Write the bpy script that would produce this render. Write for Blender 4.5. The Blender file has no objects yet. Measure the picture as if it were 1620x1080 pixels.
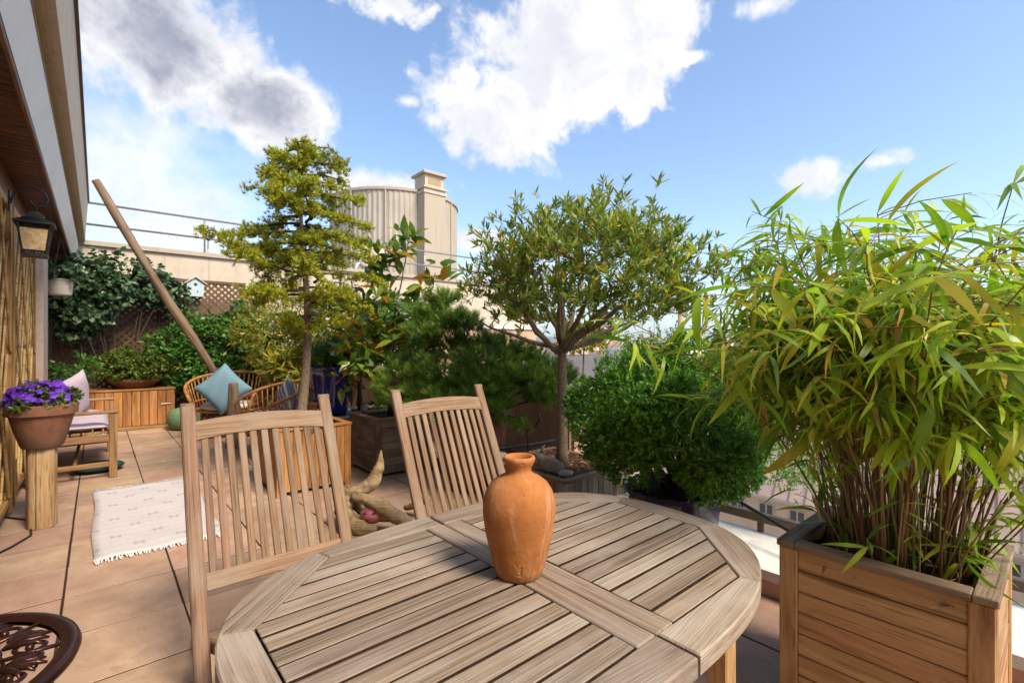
import bpy, bmesh, math, random
import numpy as np
from mathutils import Vector, Matrix, noise

R = math.radians
SC = bpy.context.scene
COL = SC.collection
rnd = random.Random(11)
rng = np.random.default_rng(11)
YAW = R(40.8)                     # the camera looks this far to the right of the terrace's long axis (+Y)

# ------------------------------------------------------------------ camera
cam_d = bpy.data.cameras.new('camera')
cam = bpy.data.objects.new('camera', cam_d)
COL.objects.link(cam)
cam.location = (0, 0, 1.25)
cam.rotation_euler = (R(90), 0, -YAW)
cam_d.sensor_width = 36
cam_d.lens = 36 * 759 / 1620
cam_d.shift_y = 5 / 1620
cam_d.clip_start = 0.05
cam_d.clip_end = 30000
cam_d.dof.use_dof = True
cam_d.dof.focus_distance = 1.45
cam_d.dof.aperture_fstop = 7.0
SC.camera = cam

# ------------------------------------------------------------------ exposure, sun, sky
SC.view_settings.view_transform = 'Standard'
SC.view_settings.look = 'None'
SC.view_settings.gamma = 1
SC.view_settings.use_curve_mapping = False
SC.view_settings.exposure = 1.7
SC.cycles.use_denoising = True
SC.cycles.max_bounces = 8
SC.cycles.transparent_max_bounces = 12

SUN_EL, SUN_DIR = R(47), Vector((0.16, -0.98, 0)).normalized()
sun_vec = Vector((SUN_DIR.x * math.cos(SUN_EL), SUN_DIR.y * math.cos(SUN_EL), math.sin(SUN_EL)))
sun_d = bpy.data.lights.new('sun', 'SUN')
sun_d.energy = 2.0
sun_d.angle = R(18)
sun_d.color = (1.0, 0.88, 0.70)
sun = bpy.data.objects.new('sun', sun_d)
COL.objects.link(sun)
sun.rotation_euler = sun_vec.to_track_quat('Z', 'Y').to_euler()

world = bpy.data.worlds.new('World')
SC.world = world
world.use_nodes = True
wt = world.node_tree
wt.nodes.clear()


class NB:
    """small node-building helper"""
    def __init__(s, nt): s.nt = nt
    def n(s, typ, **kw):
        nd = s.nt.nodes.new(typ)
        for k, v in kw.items():
            if k.startswith('i_'):
                key = k[2:]
                nd.inputs[int(key) if key.isdigit() else key].default_value = v
            else:
                setattr(nd, k, v)
        return nd
    def l(s, a, b): s.nt.links.new(a, b)
    def put(s, sock, v):
        if hasattr(v, 'is_output'): s.l(v, sock)
        else: sock.default_value = v
    def m(s, op, a, b=0.0, c=None, clamp=False):
        nd = s.n('ShaderNodeMath', operation=op, use_clamp=clamp)
        s.put(nd.inputs[0], a); s.put(nd.inputs[1], b)
        if c is not None: s.put(nd.inputs[2], c)
        return nd.outputs[0]
    def dot(s, a, v):
        nd = s.n('ShaderNodeVectorMath', operation='DOT_PRODUCT')
        s.l(a, nd.inputs[0]); nd.inputs[1].default_value = v
        return nd.outputs['Value']
    def sstep(s, v, lo, hi):
        nd = s.n('ShaderNodeMapRange', interpolation_type='SMOOTHSTEP')
        s.put(nd.inputs['Value'], v)
        nd.inputs['From Min'].default_value = lo; nd.inputs['From Max'].default_value = hi
        return nd.outputs['Result']
    def mix(s, f, a, b, blend='MIX'):
        nd = s.n('ShaderNodeMix', data_type='RGBA', blend_type=blend)
        s.put(nd.inputs['Factor'], f)
        for i, v in ((6, a), (7, b)):
            if hasattr(v, 'is_output'): s.l(v, nd.inputs[i])
            else: nd.inputs[i].default_value = (*v, 1)
        return nd.outputs[2]
    def noise(s, vec, scale, detail=4, rough=0.55, dist=0.0, w=None):
        nd = s.n('ShaderNodeTexNoise', i_Scale=scale, i_Detail=detail, i_Roughness=rough, i_Distortion=dist)
        if vec is not None: s.l(vec, nd.inputs['Vector'])
        return nd.outputs['Fac']
    def ramp(s, fac, stops, interp='LINEAR'):
        nd = s.n('ShaderNodeValToRGB')
        cr = nd.color_ramp; cr.interpolation = interp
        while len(cr.elements) > 1: cr.elements.remove(cr.elements[-1])
        cr.elements[0].position = stops[0][0]; cr.elements[0].color = (*stops[0][1], 1)
        for p, c in stops[1:]:
            e = cr.elements.new(p); e.color = (*c, 1)
        s.l(fac, nd.inputs['Fac'])
        return nd.outputs['Color']


def build_sky():
    b = NB(wt)
    out = b.n('ShaderNodeOutputWorld'); bg = b.n('ShaderNodeBackground', i_Strength=0.115)
    sky = b.n('ShaderNodeTexSky', sky_type='NISHITA', sun_disc=False)
    sky.sun_elevation = SUN_EL
    sky.sun_rotation = math.atan2(SUN_DIR.x, SUN_DIR.y)
    sky.altitude = 60; sky.air_density = 1.0; sky.dust_density = 1.3; sky.ozone_density = 1.6
    d = b.n('ShaderNodeTexCoord').outputs['Generated']
    n1 = b.noise(d, 5.5, 9, 0.62, 0.25)
    n2 = b.noise(d, 13.0, 5, 0.6, 0.0)
    n2c = b.m('SUBTRACT', b.noise(d, 26.0, 6, 0.65, 0.4), 0.5)
    nz = b.m('SUBTRACT', n1, 0.5)
    nsm = b.m('SUBTRACT', b.noise(d, 17.0, 8, 0.65, 0.3), 0.5)
    # clouds: direction, angular half sizes, how grey the core is, softness
    clouds = [(0.068,0.891,0.450, 0.175,0.110, 1.0, .3), (0.197,0.894,0.403, 0.135,0.080, 1.0, .3), (0.010,0.884,0.467, 0.10,0.07, .7, .4),
        (0.632,0.56,0.536, 0.235,0.16, .16, .25), (0.568,0.694,0.443, 0.155,0.105, .16, .2), (0.729,0.500,0.467, 0.06,0.07, .2, .3),
        (0.912,0.285,0.282, 0.060,0.038, .0, .6), (0.937,0.200,0.290, 0.05,0.018, .0, .8), (0.763,0.424,0.488, 0.032,0.014, .05, .5),
        (0.428,0.787,0.444, 0.022,0.010, .05, .9), (0.371,0.736,0.566, 0.075,0.028, .05, .5), (0.790,0.312,0.53, 0.055,0.024, .05, .8),
        (0.042,0.971,0.236, 0.19,0.15, .04, 1.0), (0.409,0.863,0.297, 0.15,0.05, .05, .5), (0.583,0.784,0.212, 0.06,0.026, .05, .5),
        (0.265,0.885,0.383, 0.07,0.035, .1, .5), (0.628,0.768,0.124, 0.2,0.07, .05, .9)]
    cover, dark = None, None
    for (x, y, z, w, h, k, soft) in clouds:
        c = Vector((x, y, z)).normalized()
        u = Vector((c.y, -c.x, 0)).normalized(); v = u.cross(c)
        dc = b.m('MAXIMUM', b.dot(d, c), 0.02)
        a = b.m('DIVIDE', b.m('DIVIDE', b.dot(d, u), dc), w)
        e = b.m('DIVIDE', b.m('DIVIDE', b.dot(d, v), dc), h)
        r = b.m('SQRT', b.m('ADD', b.m('MULTIPLY', a, a), b.m('MULTIPLY', e, e)))
        val = b.m('MULTIPLY_ADD', nz if w > .08 else nsm, 2.5, b.m('SUBTRACT', 1.0, r))
        val = b.m('MULTIPLY_ADD', n2c, 0.55, val)
        cv = b.sstep(val, -0.04 - 0.35 * (soft > .8), 0.16 + soft * 0.8)
        dk = b.m('MULTIPLY', b.sstep(val, 0.22, 0.95), k)
        cover = cv if cover is None else b.m('MAXIMUM', cover, cv)
        dark = dk if dark is None else b.m('MAXIMUM', dark, dk)
    # the same kind of scattered cloud over the rest of the sky
    g = b.noise(d, 2.6, 8, 0.6, 0.3)
    away = b.sstep(b.dot(d, (math.sin(YAW), math.cos(YAW), 0)), 0.5, 0.25)
    gen = b.m('MULTIPLY', b.sstep(g, 0.52, 0.66), away)
    cover = b.m('MAXIMUM', cover, gen)
    dark = b.m('MAXIMUM', dark, b.m('MULTIPLY', b.sstep(g, 0.6, 0.75), b.m('MULTIPLY', away, 0.5)))
    dark = b.m('MULTIPLY', dark, b.m('MULTIPLY_ADD', n2, 1.5, 0.2), clamp=True)
    n3 = b.noise(d, 9.0, 7, 0.62, 0.4)
    lit = b.mix(b.sstep(n3, .35, .62), (2.45, 2.48, 2.64), (3.12, 3.08, 3.04))
    ccol = b.mix(dark, lit, (1.05, 1.1, 1.38))
    tint = b.mix(1.0, sky.outputs['Color'], (0.70, 0.735, 0.76), 'MULTIPLY')
    col = b.mix(b.m('MULTIPLY', cover, 0.97), tint, ccol)
    b.l(col, bg.inputs['Color']); b.l(bg.outputs[0], out.inputs['Surface'])
build_sky()
world.cycles.sampling_method = 'MANUAL'
world.cycles.sample_map_resolution = 512

# ------------------------------------------------------------------ object helpers
def tag(o, label=None, cat=None, group=None, kind=None):
    if label: o['label'] = label
    if cat: o['category'] = cat
    if group: o['group'] = group
    if kind: o['kind'] = kind
    return o

def thing(name, label, cat, loc=(0, 0, 0), rotz=0.0, group=None):
    o = bpy.data.objects.new(name, None)
    COL.objects.link(o)
    o.location = loc; o.rotation_euler = (0, 0, rotz)
    return tag(o, label, cat, group)

def link(name, me, mat=None, parent=None, kind=None, label=None):
    o = bpy.data.objects.new(name, me)
    COL.objects.link(o)
    if parent: o.parent = parent
    if mat and not me.materials: me.materials.append(mat)
    if kind: o['kind'] = kind
    if label: o['label'] = label
    return o

def mesh_np(V, Q):
    V = np.asarray(V, dtype=np.float32); Q = np.asarray(Q, dtype=np.int32)
    me = bpy.data.meshes.new('mesh')
    me.vertices.add(len(V)); me.vertices.foreach_set('co', V.ravel())
    k = Q.shape[1]
    me.loops.add(Q.size); me.loops.foreach_set('vertex_index', Q.ravel())
    me.polygons.add(len(Q)); me.polygons.foreach_set('loop_start', np.arange(0, Q.size, k, dtype=np.int32))
    me.update(calc_edges=True)
    return me

def smooth(me, ang=None):
    me.polygons.foreach_set('use_smooth', [True] * len(me.polygons))
    if ang: me.set_sharp_from_angle(angle=R(ang))
    return me

def frame(d):
    d = Vector(d).normalized()
    a = Vector((0, 0, 1)) if abs(d.z) < 0.95 else Vector((1, 0, 0))
    u = d.cross(a).normalized(); v = u.cross(d).normalized()
    return u, v

class MB:
    def __init__(s): s.v = []; s.f = []
    def add(s, vs, fs):
        o = len(s.v); s.v += [tuple(p) for p in vs]; s.f += [[i + o for i in f] for f in fs]
        return s
    def box(s, x0, x1, y0, y1, z0, z1):
        vs = [(x, y, z) for z in (z0, z1) for y in (y0, y1) for x in (x0, x1)]
        return s.add(vs, [(0, 2, 3, 1), (4, 5, 7, 6), (0, 1, 5, 4), (2, 6, 7, 3), (0, 4, 6, 2), (1, 3, 7, 5)])
    def tube(s, pts, rad, n=8, cap=True, squash=1.0):
        pts = [Vector(p) for p in pts]
        if not hasattr(rad, '__len__'): rad = [rad] * len(pts)
        vs, fs = [], []; u = v = None
        for i, p in enumerate(pts):
            d = (pts[min(i + 1, len(pts) - 1)] - pts[max(i - 1, 0)])
            if d.length < 1e-9: d = Vector((0, 0, 1))
            d.normalize()
            if u is None: u, v = frame(d)
            else:
                u = (u - d * u.dot(d)).normalized(); v = d.cross(u) * -1
            for k in range(n):
                a = 2 * math.pi * k / n
                vs.append(p + u * (math.cos(a) * rad[i]) + v * (math.sin(a) * rad[i] * squash))
        for i in range(len(pts) - 1):
            for k in range(n):
                fs.append((i * n + k, i * n + (k + 1) % n, (i + 1) * n + (k + 1) % n, (i + 1) * n + k))
        if cap:
            fs.append(tuple(range(n))[::-1]); fs.append(tuple(range((len(pts) - 1) * n, len(pts) * n)))
        return s.add(vs, fs)
    def lathe(s, prof, n=32, c=(0, 0, 0), wob=0.0, cap=True):
        vs, fs = [], []
        for (r, z) in prof:
            for k in range(n):
                a = 2 * math.pi * k / n
                rr = r * (1 + wob * math.sin(3 * a + z * 7))
                vs.append((c[0] + rr * math.cos(a), c[1] + rr * math.sin(a), c[2] + z))
        for i in range(len(prof) - 1):
            for k in range(n):
                fs.append((i * n + k, i * n + (k + 1) % n, (i + 1) * n + (k + 1) % n, (i + 1) * n + k))
        if cap:
            fs.append(tuple(range(n))[::-1]); fs.append(tuple(range((len(prof) - 1) * n, len(prof) * n)))
        return s.add(vs, fs)
    def prism(s, poly, z0, z1, ch=0.0):
        n = len(poly); vs = [(x, y, z0) for x, y in poly] + [(x, y, z1 - ch) for x, y in poly]
        fs = [tuple(range(n))[::-1]]
        if ch:
            ins = []
            for i in range(n):
                p, a, c = Vector(poly[i]), Vector(poly[i - 1]), Vector(poly[(i + 1) % n])
                n1 = Vector((-(p - a).y, (p - a).x)).normalized(); n2 = Vector((-(c - p).y, (c - p).x)).normalized()
                m = n1 + n2; m = m / max(m.dot(n1), .5) if m.length > .1 else n1
                q = p + m * ch; ins.append((q.x, q.y, z1))
            vs += ins
        for L in range(2 if ch else 1):
            for i in range(n):
                j = (i + 1) % n
                fs.append((L * n + i, L * n + j, (L + 1) * n + j, (L + 1) * n + i))
        t = (2 if ch else 1) * n
        fs.append(tuple(range(t, t + n)))
        return s.add(vs, fs)
    def sphere(s, c, r, n=12, m=8):
        if not hasattr(r, '__len__'): r = (r, r, r)
        vs = [(c[0], c[1], c[2] - r[2])]; fs = []
        for i in range(1, m):
            t = math.pi * i / m
            for k in range(n):
                a = 2 * math.pi * k / n
                vs.append((c[0] + r[0] * math.sin(t) * math.cos(a), c[1] + r[1] * math.sin(t) * math.sin(a), c[2] - r[2] * math.cos(t)))
        vs.append((c[0], c[1], c[2] + r[2])); e = len(vs) - 1
        for k in range(n):
            fs.append((0, 1 + (k + 1) % n, 1 + k)); fs.append((e, 1 + (m - 2) * n + k, 1 + (m - 2) * n + (k + 1) % n))
        for i in range(m - 2):
            for k in range(n):
                fs.append((1 + i * n + k, 1 + i * n + (k + 1) % n, 1 + (i + 1) * n + (k + 1) % n, 1 + (i + 1) * n + k))
        return s.add(vs, fs)
    def mesh(s, sm=None):
        me = bpy.data.meshes.new('mesh'); me.from_pydata(s.v, [], s.f)
        if sm: smooth(me, sm if sm is not True else None)
        return me
    def build(s, name, mat, parent=None, sm=None, kind=None, label=None):
        return link(name, s.mesh(sm), mat, parent, kind, label)

_cb = {}
def cbox(l, w, t, c, mat):
    """box along X with chamfered edges, cached so alike pieces share it"""
    key = (round(l, 3), round(w, 3), round(t, 3), round(c, 4), mat.name)
    if key not in _cb:
        bm = bmesh.new(); bmesh.ops.create_cube(bm, size=1)
        for v in bm.verts: v.co = (v.co.x * l, v.co.y * w, v.co.z * t)
        if c > 0: bmesh.ops.bevel(bm, geom=list(bm.edges), offset=c, segments=1, affect='EDGES')
        me = bpy.data.meshes.new('plank'); bm.to_mesh(me); bm.free()
        me.materials.append(mat); _cb[key] = me
    return _cb[key]

def plank(name, p0, p1, w, t, mat, parent=None, side=(0, 0, 1), c=0.003, label=None):
    """a board whose own X axis runs from p0 to p1; `side` is the direction of its width"""
    p0, p1 = Vector(p0), Vector(p1)
    x = (p1 - p0); l = x.length; x.normalize()
    y = Vector(side); y = (y - x * y.dot(x)).normalized(); z = x.cross(y)
    o = link(name, cbox(l, w, t, min(c, w * .3, t * .3), mat), None, parent, label=label)
    o.matrix_local = Matrix(((x.x, y.x, z.x, (p0.x + p1.x) / 2), (x.y, y.y, z.y, (p0.y + p1.y) / 2), (x.z, y.z, z.z, (p0.z + p1.z) / 2), (0, 0, 0, 1)))
    return o

# ------------------------------------------------------------------ materials
def newmat(name, rough=0.7, spec=0.3, metal=0.0):
    m = bpy.data.materials.new(name); m.use_nodes = True
    nt = m.node_tree; bs = nt.nodes['Principled BSDF']
    bs.inputs['Roughness'].default_value = rough; bs.inputs['Metallic'].default_value = metal
    bs.inputs['Specular IOR Level'].default_value = spec
    return m, NB(nt), bs

def coords(b, scale=(1, 1, 1), per_object=True):
    tc = b.n('ShaderNodeTexCoord'); mp = b.n('ShaderNodeMapping')
    mp.inputs['Scale'].default_value = scale
    b.l(tc.outputs['Object'], mp.inputs['Vector'])
    if per_object:
        oi = b.n('ShaderNodeObjectInfo')
        cx = b.n('ShaderNodeCombineXYZ')
        for i, k in enumerate((91.0, 57.0, 33.0)): b.l(b.m('MULTIPLY', oi.outputs['Random'], k), cx.inputs[i])
        b.l(cx.outputs[0], mp.inputs['Location'])
    return mp.outputs[0]

def bump(b, bs, h, strength=0.3, dist=0.01):
    bp = b.n('ShaderNodeBump', i_Strength=strength, i_Distance=dist)
    b.l(h, bp.inputs['Height']); b.l(bp.outputs[0], bs.inputs['Normal'])

def vary(b, col, amt=0.3, hue=0.0):
    oi = b.n('ShaderNodeObjectInfo'); hs = b.n('ShaderNodeHueSaturation')
    b.l(b.m('MULTIPLY_ADD', oi.outputs['Random'], amt, 1 - amt / 2), hs.inputs['Value'])
    if hue: b.l(b.m('MULTIPLY_ADD', b.m('FRACT', b.m('MULTIPLY', oi.outputs['Random'], 17.3)), hue, 0.5 - hue / 2), hs.inputs['Hue'])
    b.l(col, hs.inputs['Color'])
    return hs.outputs[0]

def wood(name, light, mid, darkc, amt=0.25, grain=34, fine=180, rough=0.72, strength=0.5, weather=None):
    m, b, bs = newmat(name, rough, 0.25)
    v1 = coords(b, (1.6, grain, grain)); v2 = coords(b, (5, fine, fine)); v3 = coords(b, (3, 6, 6))
    g = b.noise(v1, 1.0, 6, 0.6, 0.9)
    f = b.noise(v2, 1.0, 3, 0.6)
    col = b.ramp(g, [(0.30, darkc), (0.46, mid), (0.66, light)])
    col = b.mix(b.m('MULTIPLY', b.sstep(f, 0.52, 0.68), 0.6), col, tuple(c * 0.42 for c in darkc))
    p = b.noise(v3, 1.0, 4, 0.6)
    if weather: col = b.mix(b.m('MULTIPLY', b.sstep(p, 0.42, 0.7), 0.65), col, weather)
    col = vary(b, col, amt, 0.012)
    b.l(col, bs.inputs['Base Color'])
    h = b.m('ADD', b.m('MULTIPLY', g, 0.5), b.m('MULTIPLY', f, -0.6))
    bump(b, bs, h, strength, 0.004)
    return m

def plain(name, col, rough=0.7, spec=0.3, metal=0.0, amt=0.18, scale=14, bumpy=0.15, obj=0.0, dirt=None, coat=0.0, streak=None):
    m, b, bs = newmat(name, rough, spec, metal)
    v = coords(b)
    n = b.noise(v, scale, 6, 0.6)
    n2 = b.noise(v, scale * 0.17, 4, 0.6, 0.4)
    lo = tuple(c * (1 - amt) for c in col); hi = tuple(min(1, c * (1 + amt)) for c in col)
    c = b.ramp(n, [(0.3, lo), (0.7, hi)])
    if dirt: c = b.mix(b.m('MULTIPLY', b.sstep(n2, 0.48, 0.72), 0.7), c, dirt)
    if streak:
        s = b.noise(coords(b, (5, 5, .22)), 1.0, 6, .65, .3)
        c = b.mix(b.m('MULTIPLY', b.sstep(s, .5, .72), .5), c, streak)
    if obj: c = vary(b, c, obj, 0.02)
    b.l(c, bs.inputs['Base Color'])
    if bumpy: bump(b, bs, n, bumpy, 0.006)
    if coat: bs.inputs['Coat Weight'].default_value = coat
    return m

def leafmat(name, stops, trans=0.4, rough=0.42, tr_gain=1.5):
    m, b, bs = newmat(name, rough, 0.35)
    geo = b.n('ShaderNodeNewGeometry'); oi = b.n('ShaderNodeObjectInfo')
    r = b.m('FRACT', b.m('ADD', geo.outputs['Random Per Island'], oi.outputs['Random']))
    c = b.ramp(r, stops)
    tc = b.n('ShaderNodeTexCoord')
    n = b.noise(tc.outputs['Object'], 9.0, 3, 0.5)
    hs = b.n('ShaderNodeHueSaturation'); b.l(c, hs.inputs['Color']); b.l(b.m('MULTIPLY_ADD', n, 0.9, 0.55), hs.inputs['Value'])
    b.l(hs.outputs[0], bs.inputs['Base Color'])
    tr = b.n('ShaderNodeBsdfTranslucent')
    tg = b.mix(1.0, hs.outputs[0], (tr_gain, tr_gain * 1.05, tr_gain * 0.55), 'MULTIPLY')
    b.l(tg, tr.inputs['Color'])
    mx = b.n('ShaderNodeMixShader', i_Fac=trans)
    b.l(bs.outputs[0], mx.inputs[1]); b.l(tr.outputs[0], mx.inputs[2])
    b.l(mx.outputs[0], b.nt.nodes['Material Output'].inputs['Surface'])
    return m

M = {}
M['teak_table'] = wood('weathered teak of the table', (.32, .245, .18), (.23, .165, .115), (.125, .08, .05), .38, 75, 330, .7, .9, (.36, .30, .245))
M['teak_chair'] = wood('weathered teak of the chairs', (.27, .165, .10), (.195, .115, .066), (.115, .06, .033), .28, 60, 200, .7, .6, (.26, .20, .15))
M['teak_box'] = wood('oiled teak of the planter', (.47, .28, .135), (.38, .21, .092), (.23, .108, .042), .28, 17, 120, .55, .35)
M['teak_rim'] = wood('greyed planter rim', (.30, .22, .15), (.22, .15, .095), (.12, .075, .045), .2, 26, 190, .7, .6)
M['grey_box'] = wood('grey weathered planks', (.30, .225, .15), (.21, .145, .09), (.10, .06, .035), .4, 22, 160, .75, .6, (.33, .29, .24))
M['warm_box'] = wood('orange larch planks', (.44, .215, .075), (.33, .145, .045), (.19, .07, .02), .3, 18, 140, .6, .4)
M['bench_wood'] = wood('bench wood', (.36, .21, .105), (.26, .14, .062), (.14, .065, .028), .2, 24, 180, .6, .4)
M['pole_wood'] = wood('bare round log', (.30, .21, .13), (.20, .13, .078), (.08, .048, .028), .2, 22, 150, .8, 1.2, (.24, .19, .14))
M['log'] = wood('sawn log stand', (.50, .345, .17), (.36, .22, .09), (.17, .085, .03), .2, 12, 90, .7, .8, (.46, .36, .23))
M['drift'] = wood('bleached driftwood', (.36, .25, .13), (.24, .15, .07), (.085, .048, .022), .2, 16, 90, .85, 1.4, (.32, .25, .165))
M['soffit'] = wood('varnished soffit boards', (.20, .075, .03), (.125, .043, .018), (.055, .018, .009), .35, 16, 130, .35, .2)
M['fascia'] = wood('brown fascia', (.25, .13, .075), (.19, .095, .052), (.11, .05, .03), .1, 14, 120, .5, .2)
M['lattice'] = wood('brown lattice', (.17, .095, .052), (.115, .06, .033), (.06, .03, .017), .3, 20, 120, .75, .4)
M['cane'] = wood('bamboo canes', (.60, .40, .17), (.48, .30, .11), (.24, .12, .036), .3, 8, 60, .5, .3)
M['trellis'] = wood('trellis posts', (.46, .25, .085), (.35, .175, .052), (.20, .085, .022), .2, 16, 110, .55, .3)
M['rattan'] = wood('honey rattan', (.42, .19, .06), (.30, .125, .036), (.15, .055, .016), .25, 18, 120, .42, .3)
M['bark'] = plain('grey brown bark', (.19, .135, .092), .85, .15, 0, .5, 60, .7)
M['bark_dark'] = plain('dark twig bark', (.085, .052, .034), .85, .15, 0, .4, 60, .5)
M['cane_stem'] = plain('bamboo stems', (.17, .085, .034), .6, .3, 0, .5, 30, .2)
M['soil'] = plain('dark soil', (.035, .021, .014), .95, .1, 0, .6, 70, 1.0)
M['mulch'] = plain('bark mulch', (.085, .04, .024), .9, .15, 0, .5, 40, .5)
M['terracotta'] = plain('terracotta pot', (.33, .135, .062), .75, .25, 0, .2, 22, .15, 0, (.30, .19, .125))
M['terracotta_old'] = plain('old terracotta', (.20, .088, .05), .8, .2, 0, .25, 16, .2, 0, (.15, .09, .06))
M['white'] = plain('white paint', (.80, .77, .73), .5, .3, 0, .04, 9, .05, 0, (.70, .68, .63))
M['sill'] = plain('whitewashed sill', (.62, .60, .56), .7, .3, 0, .12, 12, .4, 0, (.40, .38, .36))
M['cream'] = plain('cream render', (.50, .42, .33), .85, .2, 0, .07, 40, .15, 0, (.44, .36, .27), 0, (.34, .275, .21))
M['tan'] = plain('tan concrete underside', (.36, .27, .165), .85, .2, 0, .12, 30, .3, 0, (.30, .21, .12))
M['tower'] = plain('ribbed metal cladding', (.40, .35, .285), .6, .3, .1, .05, 3, .05, 0, (.34, .29, .235), 0, (.28, .24, .19))
M['grime_shade'] = plain('grimy shaded slat edge', (.035, .022, .015), .9, .1, 0, .4, 60, .2)  # dirt plus painted-in shade of the gaps between table slats
M['cream_dark'] = plain('weathered cream', (.40, .335, .26), .85, .2, 0, .08, 20, .15, 0, None, 0, (.27, .225, .175))
M['pink'] = plain('pink parapet render', (.54, .335, .23), .85, .2, 0, .08, 26, .2, 0, (.40, .225, .145))
M['pinkish'] = plain('pale pink pillar', (.52, .40, .32), .85, .2, 0, .08, 26, .15, 0, (.42, .31, .235))
M['coping'] = plain('pale coping', (.52, .45, .38), .8, .2, 0, .1, 18, .2)
M['dark_metal'] = plain('dark brown metal', (.045, .030, .024), .45, .5, .6, .2, 20, .05)
M['bronze'] = plain('brown railing bar', (.115, .075, .05), .5, .4, .3, .2, 20, .05)
M['iron'] = plain('cast iron', (.060, .022, .014), .30, .6, .75, .35, 22, .12)
M['black'] = plain('black rubber', (.012, .012, .012), .5, .4, 0, .2, 12, 0)
M['steel'] = plain('galvanised rail', (.30, .29, .27), .45, .5, .6, .15, 20, .05)
M['cobalt'] = plain('cobalt glaze', (.010, .016, .135), .12, .6, 0, .3, 6, .05, 0, None, .7)
M['navy'] = plain('dark navy glaze', (.018, .017, .042), .22, .5, 0, .3, 8, .05, 0, None, .4)
M['stone'] = plain('grey stone', (.22, .19, .155), .85, .2, 0, .25, 50, .4, 0, (.13, .11, .09))
M['pebble'] = plain('pale pebble', (.34, .33, .30), .7, .3, 0, .12, 40, .2)
M['lilac'] = plain('lilac canvas', (.47, .385, .43), .95, .1, 0, .08, 120, .2)
M['blue_cushion'] = plain('blue cotton', (.15, .245, .30), .95, .1, 0, .1, 140, .25)
M['pouf'] = plain('green knit', (.13, .21, .10), .95, .1, 0, .5, 60, .6)
M['pinkclay'] = plain('pink painted clay', (.40, .12, .14), .5, .3, 0, .3, 30, .2)
M['purple'] = leafmat('purple petals', [(0, (.10, .018, .36)), (.5, (.15, .03, .50)), (1, (.24, .07, .62))], .25, .6, 1.2)
M['zinc'] = plain('pinkish zinc', (.50, .355, .285), .6, .35, .2, .1, 1.5, .05, 0, (.40, .29, .25))
M['zinc_seam'] = plain('zinc seams', (.27, .185, .165), .6, .35, .2, .1, 2, 0)
M['facade'] = plain('peach facade', (.60, .43, .29), .85, .2, 0, .06, 2, 0, 0, (.53, .36, .23))
M['shutter'] = plain('pale shutters', (.42, .36, .31), .7, .3, 0, .1, 3, 0)
M['pane'] = plain('dark pane', (.06, .055, .05), .15, .5, 0, .2, 3, 0)
M['slate'] = plain('grey roof', (.115, .105, .105), .7, .3, 0, .15, 2, 0)

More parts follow.
